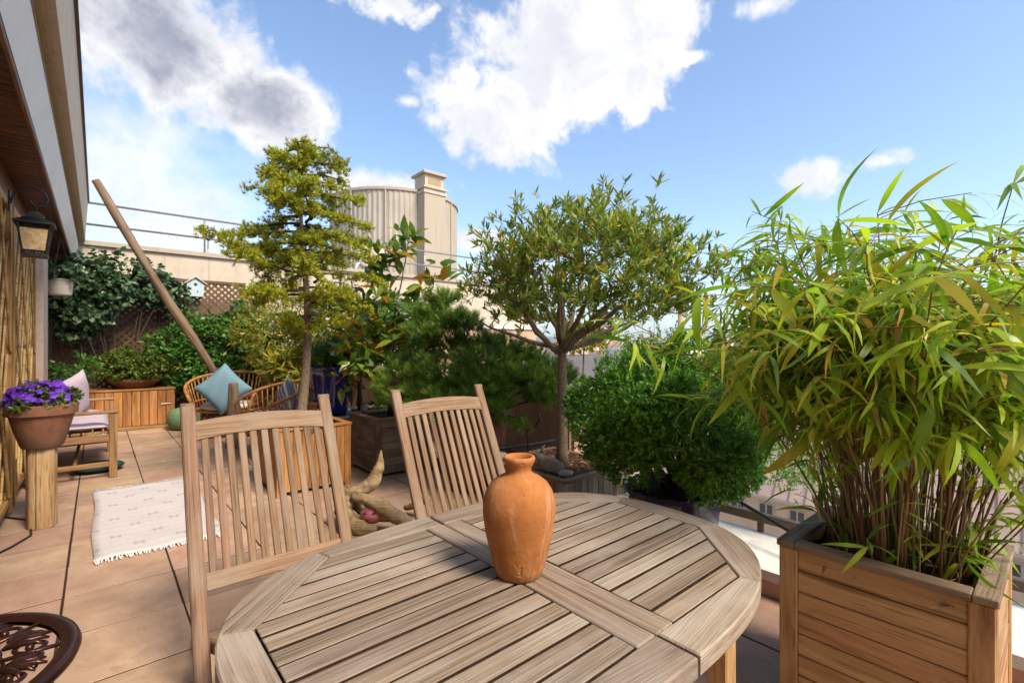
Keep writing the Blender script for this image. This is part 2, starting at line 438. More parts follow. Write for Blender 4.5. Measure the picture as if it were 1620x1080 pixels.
def special():
    # floor tiles: fired clay slabs, each a little different
    m, b, bs = newmat('clay tile', .62, .3)
    v = coords(b); n = b.noise(v, 5, 6, .65, .4); f = b.noise(v, 130, 3, .6); st = b.noise(v, 2.1, 4, .6, .8)
    col = b.ramp(n, [(.28, (.30, .19, .125)), (.5, (.385, .25, .17)), (.72, (.47, .325, .23))])
    col = b.mix(b.m('MULTIPLY', b.sstep(st, .55, .75), .45), col, (.44, .225, .12))
    gr = b.noise(coords(b, (1, 1, 1)), 11, 7, .75, 1.2)
    col = b.mix(b.m('MULTIPLY', b.sstep(gr, .54, .70), .45), col, (.20, .125, .085))
    col = b.mix(b.m('MULTIPLY', b.sstep(f, .58, .72), .45), col, (.18, .095, .055))
    b.l(vary(b, col, .26, .025), bs.inputs['Base Color'])
    bump(b, bs, b.m('ADD', b.m('MULTIPLY', n, .8), b.m('MULTIPLY', f, .5)), .35, .004)
    M['tile'] = m
    M['grout'] = plain('dark joint', (.045, .027, .018), .95, .1, 0, .3, 40, .3)
    # unglazed vase
    m, b, bs = newmat('orange earthenware', .85, .15)
    v = coords(b, per_object=False); n = b.noise(v, 8, 7, .6, .6); w = b.noise(coords(b, (9, 9, 3), False), 2.2, 6, .7, 1.2); f = b.noise(v, 90, 3, .6)
    col = b.ramp(n, [(.3, (.26, .092, .026)), (.5, (.36, .135, .040)), (.75, (.45, .20, .078))])
    col = b.mix(b.m('MULTIPLY', b.sstep(w, .48, .7), .55), col, (.48, .30, .19))
    col = b.mix(b.m('MULTIPLY', b.sstep(f, .66, .74), .5), col, (.25, .08, .02))
    b.l(col, bs.inputs['Base Color']); sz = b.n('ShaderNodeSeparateXYZ'); b.l(b.n('ShaderNodeTexCoord').outputs['Object'], sz.inputs[0])
    ring = b.m('SINE', b.m('MULTIPLY_ADD', sz.outputs[2], 520.0, b.m('MULTIPLY', n, 9.0)))
    pit = b.sstep(b.noise(v, 38, 2, .5), .66, .74)
    bump(b, bs, b.m('SUBTRACT', b.m('ADD', b.m('ADD', b.m('MULTIPLY', n, .9), b.m('MULTIPLY', f, .5)), b.m('MULTIPLY', ring, .016)), b.m('MULTIPLY', pit, .8)), .6, .004)
    M['vase'] = m
    # striped cushion
    m, b, bs = newmat('striped cotton', .95, .1)
    tc = b.n('ShaderNodeTexCoord'); sx = b.n('ShaderNodeSeparateXYZ'); b.l(tc.outputs['Object'], sx.inputs[0])
    s = b.m('FRACT', b.m('MULTIPLY', sx.outputs[0], 16.0))
    b.l(b.mix(b.sstep(s, .5, .56), (.52, .53, .56), (.13, .15, .20)), bs.inputs['Base Color'])
    M['stripe'] = m
    # woven rug with small printed motifs
    m, b, bs = newmat('woven rug', .95, .1)
    tc = b.n('ShaderNodeTexCoord'); sx = b.n('ShaderNodeSeparateXYZ'); b.l(tc.outputs['Object'], sx.inputs[0])
    x, y = sx.outputs[0], sx.outputs[1]
    row = b.m('FLOOR', b.m('MULTIPLY', y, 5.0))
    fx = b.m('ABSOLUTE', b.m('SUBTRACT', b.m('FRACT', b.m('ADD', b.m('MULTIPLY', x, 4.6), b.m('MULTIPLY', row, .5))), .5))
    fy = b.m('ABSOLUTE', b.m('SUBTRACT', b.m('FRACT', b.m('MULTIPLY', y, 5.0)), .5))
    mot = b.m('MULTIPLY', b.m('LESS_THAN', fx, .13), b.m('LESS_THAN', fy, .16))
    hole = b.m('MULTIPLY', b.m('LESS_THAN', fx, .05), b.m('GREATER_THAN', fy, .06))
    mot = b.m('MULTIPLY', mot, b.m('SUBTRACT', 1.0, hole))
    line = b.m('LESS_THAN', b.m('FRACT', b.m('MULTIPLY', y, 10.0)), .12)
    wv = b.noise(coords(b, (60, 260, 60), False), 1, 3, .6)
    col = b.ramp(wv, [(.3, (.44, .40, .40)), (.7, (.57, .53, .52))])
    col = b.mix(b.m('MULTIPLY', mot, b.m('MULTIPLY_ADD', wv, .6, .25)), col, (.35, .235, .24))
    col = b.mix(b.m('MULTIPLY', line, .22), col, (.36, .27, .29))
    b.l(col, bs.inputs['Base Color']); bump(b, bs, wv, .6, .004)
    M['rug'] = m
    # amber lantern glass
    m, b, bs = newmat('amber glass', .08, .5)
    v = coords(b); n = b.noise(v, 25, 4, .6, .6)
    b.l(b.ramp(n, [(.3, (.75, .40, .10)), (.7, (.98, .85, .60))]), bs.inputs['Base Color'])
    bs.inputs['Transmission Weight'].default_value = .4
    M['amber'] = m
    # far city: each block its own pale colour
    m, b, bs = newmat('far buildings', .9, .1)
    geo = b.n('ShaderNodeNewGeometry')
    col = b.ramp(geo.outputs['Random Per Island'], [(0, (.55, .50, .44)), (.3, (.62, .58, .52)), (.55, (.48, .38, .30)), (.7, (.42, .17, .10)), (.78, (.60, .56, .52)), (.9, (.28, .27, .27))], 'CONSTANT')
    b.l(col, bs.inputs['Base Color'])
    M['city'] = m
    M['far_green'] = plain('far woods', (.05, .075, .04), .9, .1, 0, .3, .01, 0)
    M['street'] = plain('street', (.20, .17, .145), .9, .2, 0, .15, .3, 0)
special()
# ================================================================== THE SETTING
def setting():
    # floor slab and tiles
    fl = MB().box(-0.6, 3.32, -1.0, 10.0, -0.30, -0.0026).build('floor', M['grout']); fl['kind'] = 'structure'
    xs = [-0.6, -0.13, 0.315, 0.765, 1.21, 1.655, 2.10, 2.52]
    ys = [2.36 + 0.44 * k for k in range(-7, 18)]
    for i in range(len(xs) - 1):
        for j in range(len(ys) - 1):
            gx = 0.0048; gy = 0.0050
            l, w = xs[i + 1] - xs[i] - 2 * gx, ys[j + 1] - ys[j] - 2 * gy
            t = link('tile', cbox(l, w, 0.032, 0.0012, M['tile']), None, fl)
            t.location = ((xs[i] + xs[i + 1]) / 2 + rnd.uniform(-.0015, .0015), (ys[j] + ys[j + 1]) / 2, -0.016 + rnd.uniform(-.0018, .0018))
            t.rotation_euler = (rnd.uniform(-.003, .003), rnd.uniform(-.003, .003), rnd.uniform(-.004, .004))
    for j in range(12, len(ys) - 1):
        for x0, x1 in ((2.52, 2.96), (2.96, 3.3)):
            t = link('tile', cbox(x1 - x0 - .013, .433, 0.032, 0.0035, M['tile']), None, fl)
            t.location = ((x0 + x1) / 2, (ys[j] + ys[j + 1]) / 2, -0.016)
    # whitewashed sill along the open edge, and its low rail
    s = thing('edge_sill', 'whitewashed sill along the open edge of the terrace behind the bamboo planter', 'sill', (2.76, 0, 0))
    MB().box(-.235, .25, -3.0, 2.95, -.3, .085).build('sill_wall', M['pink'], s)
    me = MB().box(-.26, .25, -3.0, 2.95, .087, .135)
    me.build('sill_slab', M['sill'], s)
    r = thing('low_railing', 'low brown metal rail on the outer edge of the white sill', 'railing', (3.0, 0, .135))
    plank('rail', (0, -3, .085), (0, 2.95, .085), .05, .045, M['bronze'], r, c=.004)
    for y in (-2.4, -1.2, 0.0, 1.2, 2.4): plank('post', (0, y, 0), (0, y, .062), .03, .03, M['bronze'], r, side=(1, 0, 0))
    g = MB().tube([(2.88, 1.42, .37), (2.75, .95, .27), (2.62, .55, .165)], .011, 8).build('stay_rod', M['black'])
    tag(g, 'thin black rod slanting down from the round bush to the bamboo planter', 'rod')
    # pink parapet wall on the right
    p = thing('parapet_wall', 'low pink rendered parapet wall behind the potted pine', 'wall', (3.42, 6.45, 0))
    MB().box(-.12, .12, -3.5, 3.5, -.3, .80).build('wall', M['pink'], p)
    for k in range(7):
        y0 = -3.5 + k * 1.0
        o = link('coping', cbox(.30, .994, .05, .006, M['coping']), None, p); o.location = (0, y0 + .5, .827)
        q = link('panel', cbox(.03, .93, .56, .006, M['pink']), None, p); q.location = (-.128, y0 + .5, .42)
    # neighbouring roof block at the far end, cream, with railing
    nb = thing('roof_block', 'long cream rendered rooftop block closing the far end of the terrace', 'building', (4.6, 10.0, 0))
    MB().box(-7.8, 4.9, 0, 4.0, -12, 2.80).build('wall', M['cream'], nb)
    MB().box(-7.8, 4.93, -.05, 4.05, 2.803, 2.875).build('roof_edge', M['cream_dark'], nb)
    for x in (-3.1, -.9, 1.3, 3.5):
        MB().box(x - .006, x + .006, -.003, .02, -1, 2.79).build('joint', M['tan'], nb)
    MB().box(1.2, 4.6, -.35, -.002, .3, 1.66).build('lower_wall', M['pink'], nb)
    MB().box(1.15, 4.65, -.40, -.002, 1.663, 1.72).build('coping', M['white'], nb)
    rl = thing('roof_railing', 'grey two bar railing with slanting stays on top of the cream block', 'railing', (4.6, 10.12, 2.875))
    for z in (.28, .62): MB().tube([(-4.8, 0, z), (4.8, 0, z)], .018, 8).build('rail', M['steel'], rl, True)
    for x in (-3.15, -.9, 1.35, 3.6):
        MB().tube([(x, 0, 0), (x, 0, .62)], .016, 8).build('post', M['steel'], rl, True)
        MB().tube([(x + .5, -.06, -.02), (x + .66, .0, .28)], .03, 6).build('stay', M['white'], rl, True)
        MB().tube([(x + .05, 0, 0), (x + .09, .25, .28)], .012, 6).build('brace', M['steel'], rl, True)
    # rounded tower and its chimney
    t = thing('rounded_tower', 'tall round tower clad in ribbed cream metal with a square chimney against it', 'tower', (10.3, 20.1, 0))
    m = MB(); n = 330; vs = []
    for z in (-14, 7.48):
        for k in range(n):
            a = 2 * math.pi * k / n; rr = 2.78 + (.022 if (k // 2) % 2 else 0)
            vs.append((rr * math.cos(a), rr * math.sin(a), z))
    m.add(vs, [(k, (k + 1) % n, n + (k + 1) % n, n + k) for k in range(n)] + [tuple(range(n, 2 * n))])
    m.build('ribbed_cladding', M['tower'], t)
    MB().lathe([(2.72, 7.45), (2.85, 7.45), (2.85, 7.56), (2.60, 7.60), (0.05, 7.65)], 96).build('roof_rim', M['cream_dark'], t, 35)
    for a in (188, 205, 235, 262, 300): 
        ax, ay = math.cos(R(a)), math.sin(R(a))
        MB().tube([(2.83 * ax, 2.83 * ay, -2), (2.83 * ax, 2.83 * ay, 7.45)], .035, 6).build('seam', M['cream_dark'], t)
    c = MB().box(-.41, .58, -3.29, -2.35, -10, 7.35).build('chimney', M['cream_dark'], t, label='square rendered chimney shaft with stepped cap')
    m = MB().box(-.45, .62, -3.33, -2.31, 7.353, 7.46).box(-.39, .56, -3.27, -2.37, 7.46, 7.56).box(-.46, .63, -3.34, -2.30, 7.56, 7.63).box(-.35, .52, -3.23, -2.41, 7.63, 8.13)
    m.build('chimney_neck', M['cream'], c)
    MB().prism([(-.47, -3.35), (.64, -3.35), (.64, -2.29), (-.47, -2.29)], 8.133, 8.26, .05).build('chimney_cap', M['cream_dark'], c)
    MB().box(-.22, .39, -3.242, -3.232, 7.74, 8.04).build('vent', M['tan'], c)
    d = thing('satellite_dish', 'white satellite dish fixed beside the round tower', 'dish', (5.35, 11.9, 2.88))
    MB().tube([(0, 0, 0), (0, 0, .55)], .03, 8).build('mast', M['steel'], d, True)
    m = MB(); m.lathe([(.02, 0), (.2, .02), (.38, .085), (.39, .09), (.2, .035), (.02, .015)], 24, cap=False)
    o = m.build('dish', M['coping'], d, True); o.location = (0, -.1, .62); o.rotation_euler = (R(72), 0, R(-35))
    MB().tube([(0, -.1, .62), (-.18, -.42, .68)], .012, 6).build('arm', M['steel'], d, True)
    for (x, y, h, sz) in ((8.45, 23.0, 4.5, 'tall'), (8.95, 22.8, 2.9, 'short')):
        a = thing('antenna', f'{sz} thin antenna pole left of the round tower', 'antenna', (x, y, 2.0), 0, 'antennas by the tower')
        MB().box(-.15, .15, -.15, .15, -18, 3.75).build('base', M['cream_dark'], a)
        MB().tube([(0, 0, 3.7), (0, 0, 3.7 + h)], .018, 6).build('pole', M['steel'], a)
        MB().tube([(0, 0, 3.9 + h * .6), (.3, 0, 3.9 + h * .6), (.34, 0, 3.8 + h * .5), (.34, 0, 3.8)], .014, 6).build('hook', M['steel'], a)
setting()

def own_building():
    b = thing('apartment_building', 'apartment building on the left with wooden soffit and stepped cream roof edge', 'building', (0, 0, 0))
    MB().box(-3.2, -.56, -4, 10.0, -3, 2.68).build('wall', M['pinkish'], b)
    # soffit boards run across, seen from below
    MB().box(-.56, -.31, -4, 10, 2.665, 2.74).build('soffit_backing', M['dark_metal'], b)
    n = 132
    for k in range(n):
        y = 9.95 - k * .094
        plank('soffit_board', (-.555, y, 2.645), (-.325, y, 2.645), .086, .016, M['soffit'], b, side=(0, 1, 0), c=.004)
    plank('fascia', (-.311, -4, 2.600), (-.311, 10.0, 2.600), .085, .022, M['fascia'], b, c=.004)
    MB().add([(-.297, -4, 2.585), (-.231, -4, 2.746), (-.231, -4, 2.80), (-.297, -4, 2.80), (-.297, 10, 2.585), (-.231, 10, 2.746), (-.231, 10, 2.80), (-.297, 10, 2.80)],
             [(3, 2, 1, 0), (4, 5, 6, 7), (0, 1, 5, 4), (1, 2, 6, 5), (2, 3, 7, 6), (3, 0, 4, 7)]).build('awning_case', M['white'], b)
    MB().box(-.565, -.545, 1.5, 6.9, 0, 2.62).build('wall_panel', M['fascia'], b)
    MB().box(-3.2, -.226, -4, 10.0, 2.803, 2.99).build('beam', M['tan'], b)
    MB().add([(-3.2, -4, 2.86), (-.150, -4, 2.86), (-.118, -4, 3.45), (-3.2, -4, 3.45), (-3.2, 10, 2.86), (-.150, 10, 2.86), (-.118, 10, 3.45), (-3.2, 10, 3.45)],
             [(0, 1, 2, 3), (7, 6, 5, 4), (0, 4, 5, 1), (1, 5, 6, 2), (2, 6, 7, 3), (3, 7, 4, 0)]).build('roof_parapet', M['cream'], b)
    MB().box(-3.2, -.196, -4, 10.0, 2.832, 2.858).build('drip_edge', M['tan'], b)
    MB().box(-.40, -.097, -4, 10.02, 3.453, 3.50).build('metal_coping', M['bronze'], b)
    MB().box(-.56, -.44, 7.15, 7.75, 0, 2.66).build('pillar', M['pinkish'], b)
    # narrow posts in the shadowed recess beyond the pillar
    for y in (8.1, 8.35): MB().box(-.555, -.50, y, y + .07, 0, 2.5).build('post', M['trellis'], b)
    # downpipe stub
own_building()

def bamboo_trellis(y0, y1, zt, label):
    t = thing('bamboo_trellis', label, 'trellis', (-.50, y0, 0), 0, 'bamboo trellis panels on the house wall')
    L = y1 - y0
    for y in (0.03, L - .03): plank('post', (0, y, .02), (0, y, zt), .06, .045, M['trellis'], t, side=(0, 1, 0), c=.005)
    for z in (.12, zt - .02): plank('rail', (0.002, .06, z), (0.002, L - .06, z), .055, .035, M['trellis'], t, c=.005)
    k = 0; step = .21
    y = -1.5
    while y < L:
        for s in (1, -1):
            # slanting canes clipped to the frame
            a = (y, .15); c = (y + 1.25, zt - .06) if s > 0 else None
            if s > 0: p0, p1 = Vector((0, y, .15)), Vector((0, y + 1.05, zt - .06))
            else: p0, p1 = Vector((0.02, y + 1.05, .15)), Vector((0.02, y, zt - .06))
            d = p1 - p0
            lo, hi = 0.0, 1.0
            for bound, sg in ((.07, 1), (L - .07, -1)):
                if abs(d.y) > 1e-6:
                    tt = (bound - p0.y) / d.y
                    if sg * d.y > 0: lo = max(lo, tt)
                    else: hi = min(hi, tt)
            if hi - lo > .08 and (s > 0 or k % 3 == 0):
                q0, q1 = p0 + d * lo, p0 + d * hi
                m = MB(); r = .0085 + rnd.uniform(-.0015, .002)
                nn = max(2, int((q1 - q0).length / .22))
                pts, rad = [], []
                for i in range(nn + 1):
                    for e, rr in ((-.012, r), (0, r * 1.18), (.012, r)):
                        tt = min(1, max(0, i / nn + e)); pts.append(q0.lerp(q1, tt)); rad.append(rr)
                m.tube(pts, rad, 7)
                m.build('cane', M['cane'], t, True)
        y += step; k += 1
    return t
bamboo_trellis(1.6, 5.10, 2.28, 'near bamboo cane trellis panel in an orange frame at the left edge')
bamboo_trellis(5.22, 6.85, 2.30, 'far bamboo cane trellis panel behind the wall lantern')

def lantern():
    t = thing('wall_lantern', 'black metal lantern hanging from a scroll bracket beside the bamboo trellis', 'lantern', (-.345, 4.90, 1.885))
    t.scale = (.8, .8, .92)
    w0, w1 = .075, .105
    m = MB()
    for sx in (-1, 1):
        for sy in (-1, 1):
            m.tube([(sx * w0, sy * w0, .02), (sx * w1, sy * w1, .245)], .009, 6)
    m.box(-w0 - .012, w0 + .012, -w0 - .012, w0 + .012, 0, .02)
    m.build('frame', M['black'], t)
    for s in (0, 1, 2, 3):
        a = R(90 * s); c, sn = math.cos(a), math.sin(a)
        def P(x, y, z): return (x * c - y * sn, x * sn + y * c, z)
        mm = MB()
        mm.add([P(-w0, w0 - .003, .05), P(w0, w0 - .003, .05), P(w1 - .008, w1 - .006, .21), P(-w1 + .008, w1 - .006, .21),
                P(-w0, w0 - .006, .05), P(w0, w0 - .006, .05), P(w1 - .008, w1 - .009, .21), P(-w1 + .008, w1 - .009, .21)],
               [(0, 1, 2, 3), (7, 6, 5, 4), (0, 4, 5, 1), (2, 6, 7, 3), (1, 5, 6, 2), (3, 7, 4, 0)])
        mm.build('pane', M['amber'], t)
        g = MB()
        for k in range(7):
            x = -w0 + (k + .5) * 2 * w0 / 7
            g.tube([P(x - .008, w0 + .001, .022), P(x + .008, w0 + .004, .048)], .003, 4); g.tube([P(x + .008, w0 + .001, .022), P(x - .008, w0 + .004, .048)], .003, 4)
            x = -w1 + (k + .5) * 2 * w1 / 7
            g.tube([P(x - .01, w1 - .004, .212), P(x + .01, w1, .242)], .003, 4); g.tube([P(x + .01, w1 - .004, .212), P(x - .01, w1, .242)], .003, 4)
        g.build('fretwork', M['black'], t)
    m = MB(); rr = 1.414
    o = m.lathe([(.10 * rr, .245), (.135 * rr, .25), (.135 * rr, .262), (.06 * rr, .305), (.06 * rr, .325), (.045 * rr, .33), (.035 * rr, .352), (.01, .36)], 4).build('hood', M['black'], t)
    o.rotation_euler = (0, 0, R(45))
    MB().sphere((0, 0, .12), (.022, .022, .035), 10, 8).build('bulb', M['coping'], t, True)
    ctl = [(-.155, .40), (-.14, .47), (-.09, .525), (-.02, .545), (.05, .525), (.085, .475), (.075, .425), (.035, .395), (-.01, .40), (-.035, .43), (-.03, .455)]
    for _ in range(2):
        ctl = [ctl[0]] + [q for i in range(len(ctl) - 1) for q in ((ctl[i][0] * .75 + ctl[i + 1][0] * .25, ctl[i][1] * .75 + ctl[i + 1][1] * .25), (ctl[i][0] * .25 + ctl[i + 1][0] * .75, ctl[i][1] * .25 + ctl[i + 1][1] * .75))] + [ctl[-1]]
    m = MB().tube([(x, 0, z) for x, z in ctl], .0085, 8)
    m.tube([(0, 0, .355), (.012, 0, .398)], .008, 7)
    m.build('scroll_bracket', M['black'], t, True)
    MB().box(-.168, -.155, -.03, .03, .34, .50).build('wall_plate', M['black'], t)
lantern()

def hanging_basket():
    t = thing('hanging_basket', 'small whitewashed wicker basket hanging under the soffit', 'basket', (-.35, 8.05, 1.85))
    t.scale = (.86, .86, .86)
    m = MB()
    prof = [(.11, 0), (.125, .01)] + [(.125 + .004 * (k % 2) + .0018 * k, .02 + .017 * k) for k in range(12)] + [(.165, .225), (.145, .225), (.12, .03)]
    m.lathe(prof, 28); m.build('wicker_body', M['coping'], t, True)
    MB().lathe([(.15, .2), (.02, .205)], 20).build('soil', M['soil'], t)
    m = MB()
    for a in (0, 120, 240):
        m.tube([(.15 * math.cos(R(a)), .15 * math.sin(R(a)), .22), (0, 0, .84)], .004, 5)
    m.build('hanger', M['dark_metal'], t)
hanging_basket()

def lattice_fence():
    t = thing('lattice_fence', 'dark brown diagonal lattice fence across the far end of the terrace', 'fence', (-.5, 9.72, 0))
    W, Hh = 2.52, 2.33; z0 = .12
    for x in (.03, 1.26, W - .03): plank('post', (x, .012, 0), (x, .012, Hh + .03), .06, .06, M['lattice'], t, side=(1, 0, 0), c=.004)
    for z in (z0, Hh): plank('rail', (.06, -.012, z), (W - .06, -.012, z), .05, .03, M['lattice'], t, c=.004)
    p = .105; H2 = Hh - z0
    for s in (1, -1):
        k = -int(H2 / p) - 1
        while k * p < W:
            x0 = k * p
            a, c = (x0, z0), (x0 + H2, Hh)
            lo = max(a[0], .05); hi = min(c[0], W - .05)
            if hi - lo > .05:
                za, zb = z0 + (lo - x0), z0 + (hi - x0)
                if s > 0: q0, q1 = (lo, .0, za), (hi, .0, zb)
                else: q0, q1 = (W - lo, .009, za), (W - hi, .009, zb)
                plank('slat', q0, q1, .034, .008, M['lattice'], t, side=(0, .0, 1), c=.001)
            k += 1
lattice_fence()

def birdhouse():
    t = thing('birdhouse', 'small pale blue birdhouse hung at the top of the lattice fence', 'birdhouse', (1.24, 9.64, 2.06))
    o = MB().add([(-.11, -.085, 0), (.11, -.085, 0), (.125, -.085, .22), (0, -.085, .31), (-.125, -.085, .22), (-.11, .065, 0), (.11, .065, 0), (.125, .065, .22), (0, .065, .31), (-.125, .065, .22)],
             [(0, 1, 2, 3, 4), (9, 8, 7, 6, 5), (0, 5, 6, 1), (1, 6, 7, 2), (4, 9, 5, 0), (2, 7, 8, 3), (3, 8, 9, 4)]).build('box', plain('pale blue paint', (.42, .50, .54), .7, .2, 0, .12, 20, .1), t)
    for s in (-1, 1):
        plank('roof', (0, -.02, .325), (s * .165, -.02, .205), .20, .014, M['coping'], t, side=(0, 1, 0), c=.002)
    MB().tube([(0, -.09, .2), (0, -.083, .2)], .024, 14).build('entrance_hole', M['black'], t)
    MB().tube([(.03, -.086, .10), (.03, -.13, .10)], .006, 6).build('perch', M['bench_wood'], t)
birdhouse()

def leaning_pole():
    m = MB(); pts, rad = [], []
    a, c = Vector((1.72, 8.05, 0.0)), Vector((-.03, 7.97, 3.30))
    for k in range(41):
        u = k / 40; p = a.lerp(c, u) + Vector((.012 * math.sin(u * 7), .01 * math.sin(u * 5 + 1), .012 * math.cos(u * 6)))
        pts.append(p); rad.append(.058 - .010 * u + .004 * math.sin(u * 17))
    # own X axis along the log so the grain runs lengthwise
    d = (c - a).normalized(); q = d.to_track_quat('X', 'Z'); inv = q.inverted()
    m.tube([inv @ (p - a) for p in pts], rad, 20)
    m.v = [tuple(Vector(v) + Vector((0, v[1], v[2])) * (.16 * noise.fractal(Vector((v[0] * 1.2, v[1] * 14, v[2] * 14)), .9, 2.0, 4))) for v in m.v]
    for (kx, ka) in ((.55, 200), (1.1, 250), (1.55, 170), (2.2, 230), (2.9, 260)):
        rr = .047; m.sphere((kx, rr * math.cos(R(ka)), rr * math.sin(R(ka))), (.03, .016, .016), 8, 6)
    o = m.build('leaning_log', M['pole_wood'], None, 50); o.location = a; o.rotation_mode = 'QUATERNION'; o.rotation_quaternion = q
    tag(o, 'long bare wooden log leaning against the roof edge', 'log')
leaning_pole()

# ================================================================== CITY BELOW AND BEYOND
def city():
    g = MB().box(-6000, 9000, -6000, 9000, -26, -25).build('ground', M['street']); g['kind'] = 'structure'
    m = MB(); n = 60; vs = []; fs = []
    for k in range(n + 1):
        a = R(-75 + k * 190 / n); h = 70 + 45 * math.sin(k * .55) + 30 * math.sin(k * 1.31 + 1) + 14 * math.sin(k * 2.9)
        s, c = math.sin(a), math.cos(a)
        for (rr, z) in ((5200, -25), (6300, h * .55), (7200, h), (8600, -25)): vs.append((rr * s, rr * c, z))
    for k in range(n):
        for j in range(3): fs.append((k * 4 + j, (k + 1) * 4 + j, (k + 1) * 4 + j + 1, k * 4 + j + 1))
    h = m.add(vs, fs).build('hills', M['far_green'], None, True); h['kind'] = 'structure'
    # long peach block across the street: mansard of standing-seam zinc
    b = thing('mansard_block', 'peach apartment block across the street with a pinkish standing seam zinc roof', 'building', (36, 0, -25))
    ez = 15.55
    MB().box(0, 9, -40, 34, 0, ez).build('wall', M['facade'], b)
    MB().box(-.25, 0.0, -40, 34, ez - .25, ez).build('cornice', M['coping'], b)
    MB().add([(-.2, -40, ez + .02), (-.2, 34, ez + .02), (3.4, 34, ez + 5.5), (3.4, -40, ez + 5.5), (9, 34, ez + 6.0), (9, -40, ez + 6.0), (9, 34, ez + .02), (9, -40, ez + .02)],
             [(0, 3, 2, 1), (3, 5, 4, 2), (5, 7, 6, 4), (1, 2, 4, 6), (0, 7, 5, 3), (0, 1, 6, 7)]).build('zinc_roof', M['zinc'], b)
    for k in range(74):
        y = -39.5 + k * 1.0
        plank('seam', (-.21, y, ez + .05), (3.39, y, ez + 5.53), .05, .06, M['zinc_seam'], b, side=(0, 1, 0), c=0)
    for k in range(36):
        y = -38 + k * 2.0
        for zr in (-1.1, -3.7):
            if y < -14 or y > 16: continue
            w = link('window', cbox(.10, 1.06, 1.15, .01, M['shutter']), None, b); w.location = (-.03, y, ez + zr)
            for s in (-.24, .24):
                q = link('pane', cbox(.02, .36, .95, .0, M['pane']), None, w); q.location = (-.055, s, 0)
    for y in (-22, -6, 11):
        c = MB().box(4.5, 5.5, y, y + 2.4, ez + 5.5, ez + 7.2).build('chimney', M['facade'], b)
        for k in range(4): MB().lathe([(.14, 0), (.14, .5)], 10, (5.0, y + .4 + k * .52, ez + 7.2)).build('chimney_pot', M['terracotta'], c)
    # nearer grey roof glimpsed right of the tree trunk
    b = thing('grey_roofed_house', 'grey pitched roof house with white gutter glimpsed behind the olive tree trunk', 'building', (21.3, 18.2, -25), R(-30))
    MB().box(-2.3, 2.3, -4, 4, 0, 24.2).build('wall', M['cream'], b)
    MB().add([(-2.5, -4.3, 24.3), (2.5, -4.3, 24.3), (2.5, 0, 25.7), (-2.5, 0, 25.7), (2.5, 4.3, 24.3), (-2.5, 4.3, 24.3)], [(0, 1, 2, 3), (3, 2, 4, 5), (1, 4, 2), (0, 3, 5), (0, 5, 4, 1)]).build('roof', M['slate'], b)
    MB().box(-2.55, 2.55, -4.45, -4.3, 24.1, 24.35).build('gutter', M['white'], b)
    # individual blocks seen through the bamboo and over the bush
    spec = [(47, 4, 10, 9, 20.6, 'coping', 'white'), (46, 15, 9, 10, 20.9, 'coping', 'white'), (50, -9, 12, 10, 21.5, 'cream', 'white'), (52, -22, 12, 11, 20.5, 'facade', 'zinc'),
            (70, 26, 14, 14, 21.8, 'facade', 'slate'), (74, 6, 15, 12, 22.4, 'cream', 'coping'), (72, -12, 14, 13, 22.0, 'coping', 'zinc'), (78, -34, 15, 16, 22.6, 'cream', 'slate'),
            (100, 40, 16, 18, 23.2, 'cream', 'terracotta'), (104, 18, 18, 14, 23.6, 'coping', 'white'), (108, -8, 18, 16, 23.3, 'facade', 'coping'), (110, -36, 18, 18, 24.2, 'cream', 'zinc'),
            (62, 46, 12, 14, 22.6, 'cream', 'coping'), (58, 33, 9, 9, 21.6, 'pinkish', 'white')]
    names = {'coping': 'pale stone', 'cream': 'cream', 'facade': 'peach', 'pinkish': 'pale pink', 'white': 'white', 'zinc': 'zinc', 'slate': 'grey', 'terracotta': 'red tiled'}
    where = ['behind the mansard roof seen through bamboo', 'behind the mansard roof left of the bamboo', 'seen through bamboo stems by the mansard', 'right of the bamboo beyond the mansard roof',
             'in the second row left of the bamboo', 'in the second row behind the bamboo middle', 'in the second row behind the bamboo stems', 'far right in the second row behind the bamboo',
             'in the third row over the round bush', 'in the third row between bush and bamboo', 'in the third row behind the bamboo crown', 'in the third row at the far right', 'over the round bush in the second row', 'nearest over the top of the round bush']
    for (x, y, w, d, h, cw, cr), wh in zip(spec, where):
        b = thing('city_block', f'{names[cw]} city block with flat {names[cr]} roof {wh}', 'building', (x, y, -25), R(rnd.uniform(-6, 6)), 'city blocks beyond the terrace')
        MB().box(-w / 2, w / 2, -d / 2, d / 2, 0, h).build('wall', M[cw], b)
        MB().box(-w / 2 - .2, w / 2 + .2, -d / 2 - .2, d / 2 + .2, h, h + .4).build('roof', M[cr], b)
        for k in range(3):
            xx, yy = rnd.uniform(-w / 3, w / 3), rnd.uniform(-d / 3, d / 3)
            MB().box(xx - .6, xx + .6, yy - .9, yy + .9, h + .4, h + 1.3 + rnd.random()).build('chimney', M['facade'], b)
        me = cbox(.12, 1.1, 1.6, .0, M['pane'])
        for r_ in range(3):
            for k in range(int(d / 2.4)):
                o = link('window', me, None, b); o.location = (-w / 2 - .01, -d / 2 + 1.3 + k * 2.4, h - 2.2 - r_ * 3.1)
    m = MB(); r2 = random.Random(5)
    for k in range(2600):
        a = R(r2.uniform(5, 112)); dist = 130 * math.exp(r2.random() * 3.4)
        w, d = r2.uniform(8, 26), r2.uniform(8, 22)
        top = 25.8 - 1.6 * (130 / dist) + r2.uniform(-4, 2.2) + dist * r2.uniform(-.002, .0035)
        x, y = dist * math.sin(a), dist * math.cos(a)
        m.box(x - w / 2, x + w / 2, y - d / 2, y + d / 2, -25, top - 25)
    tag(m.build('distant_city', M['city'], None, None, 'stuff'), 'pale hazy city of many roofs reaching to the hills', 'city')
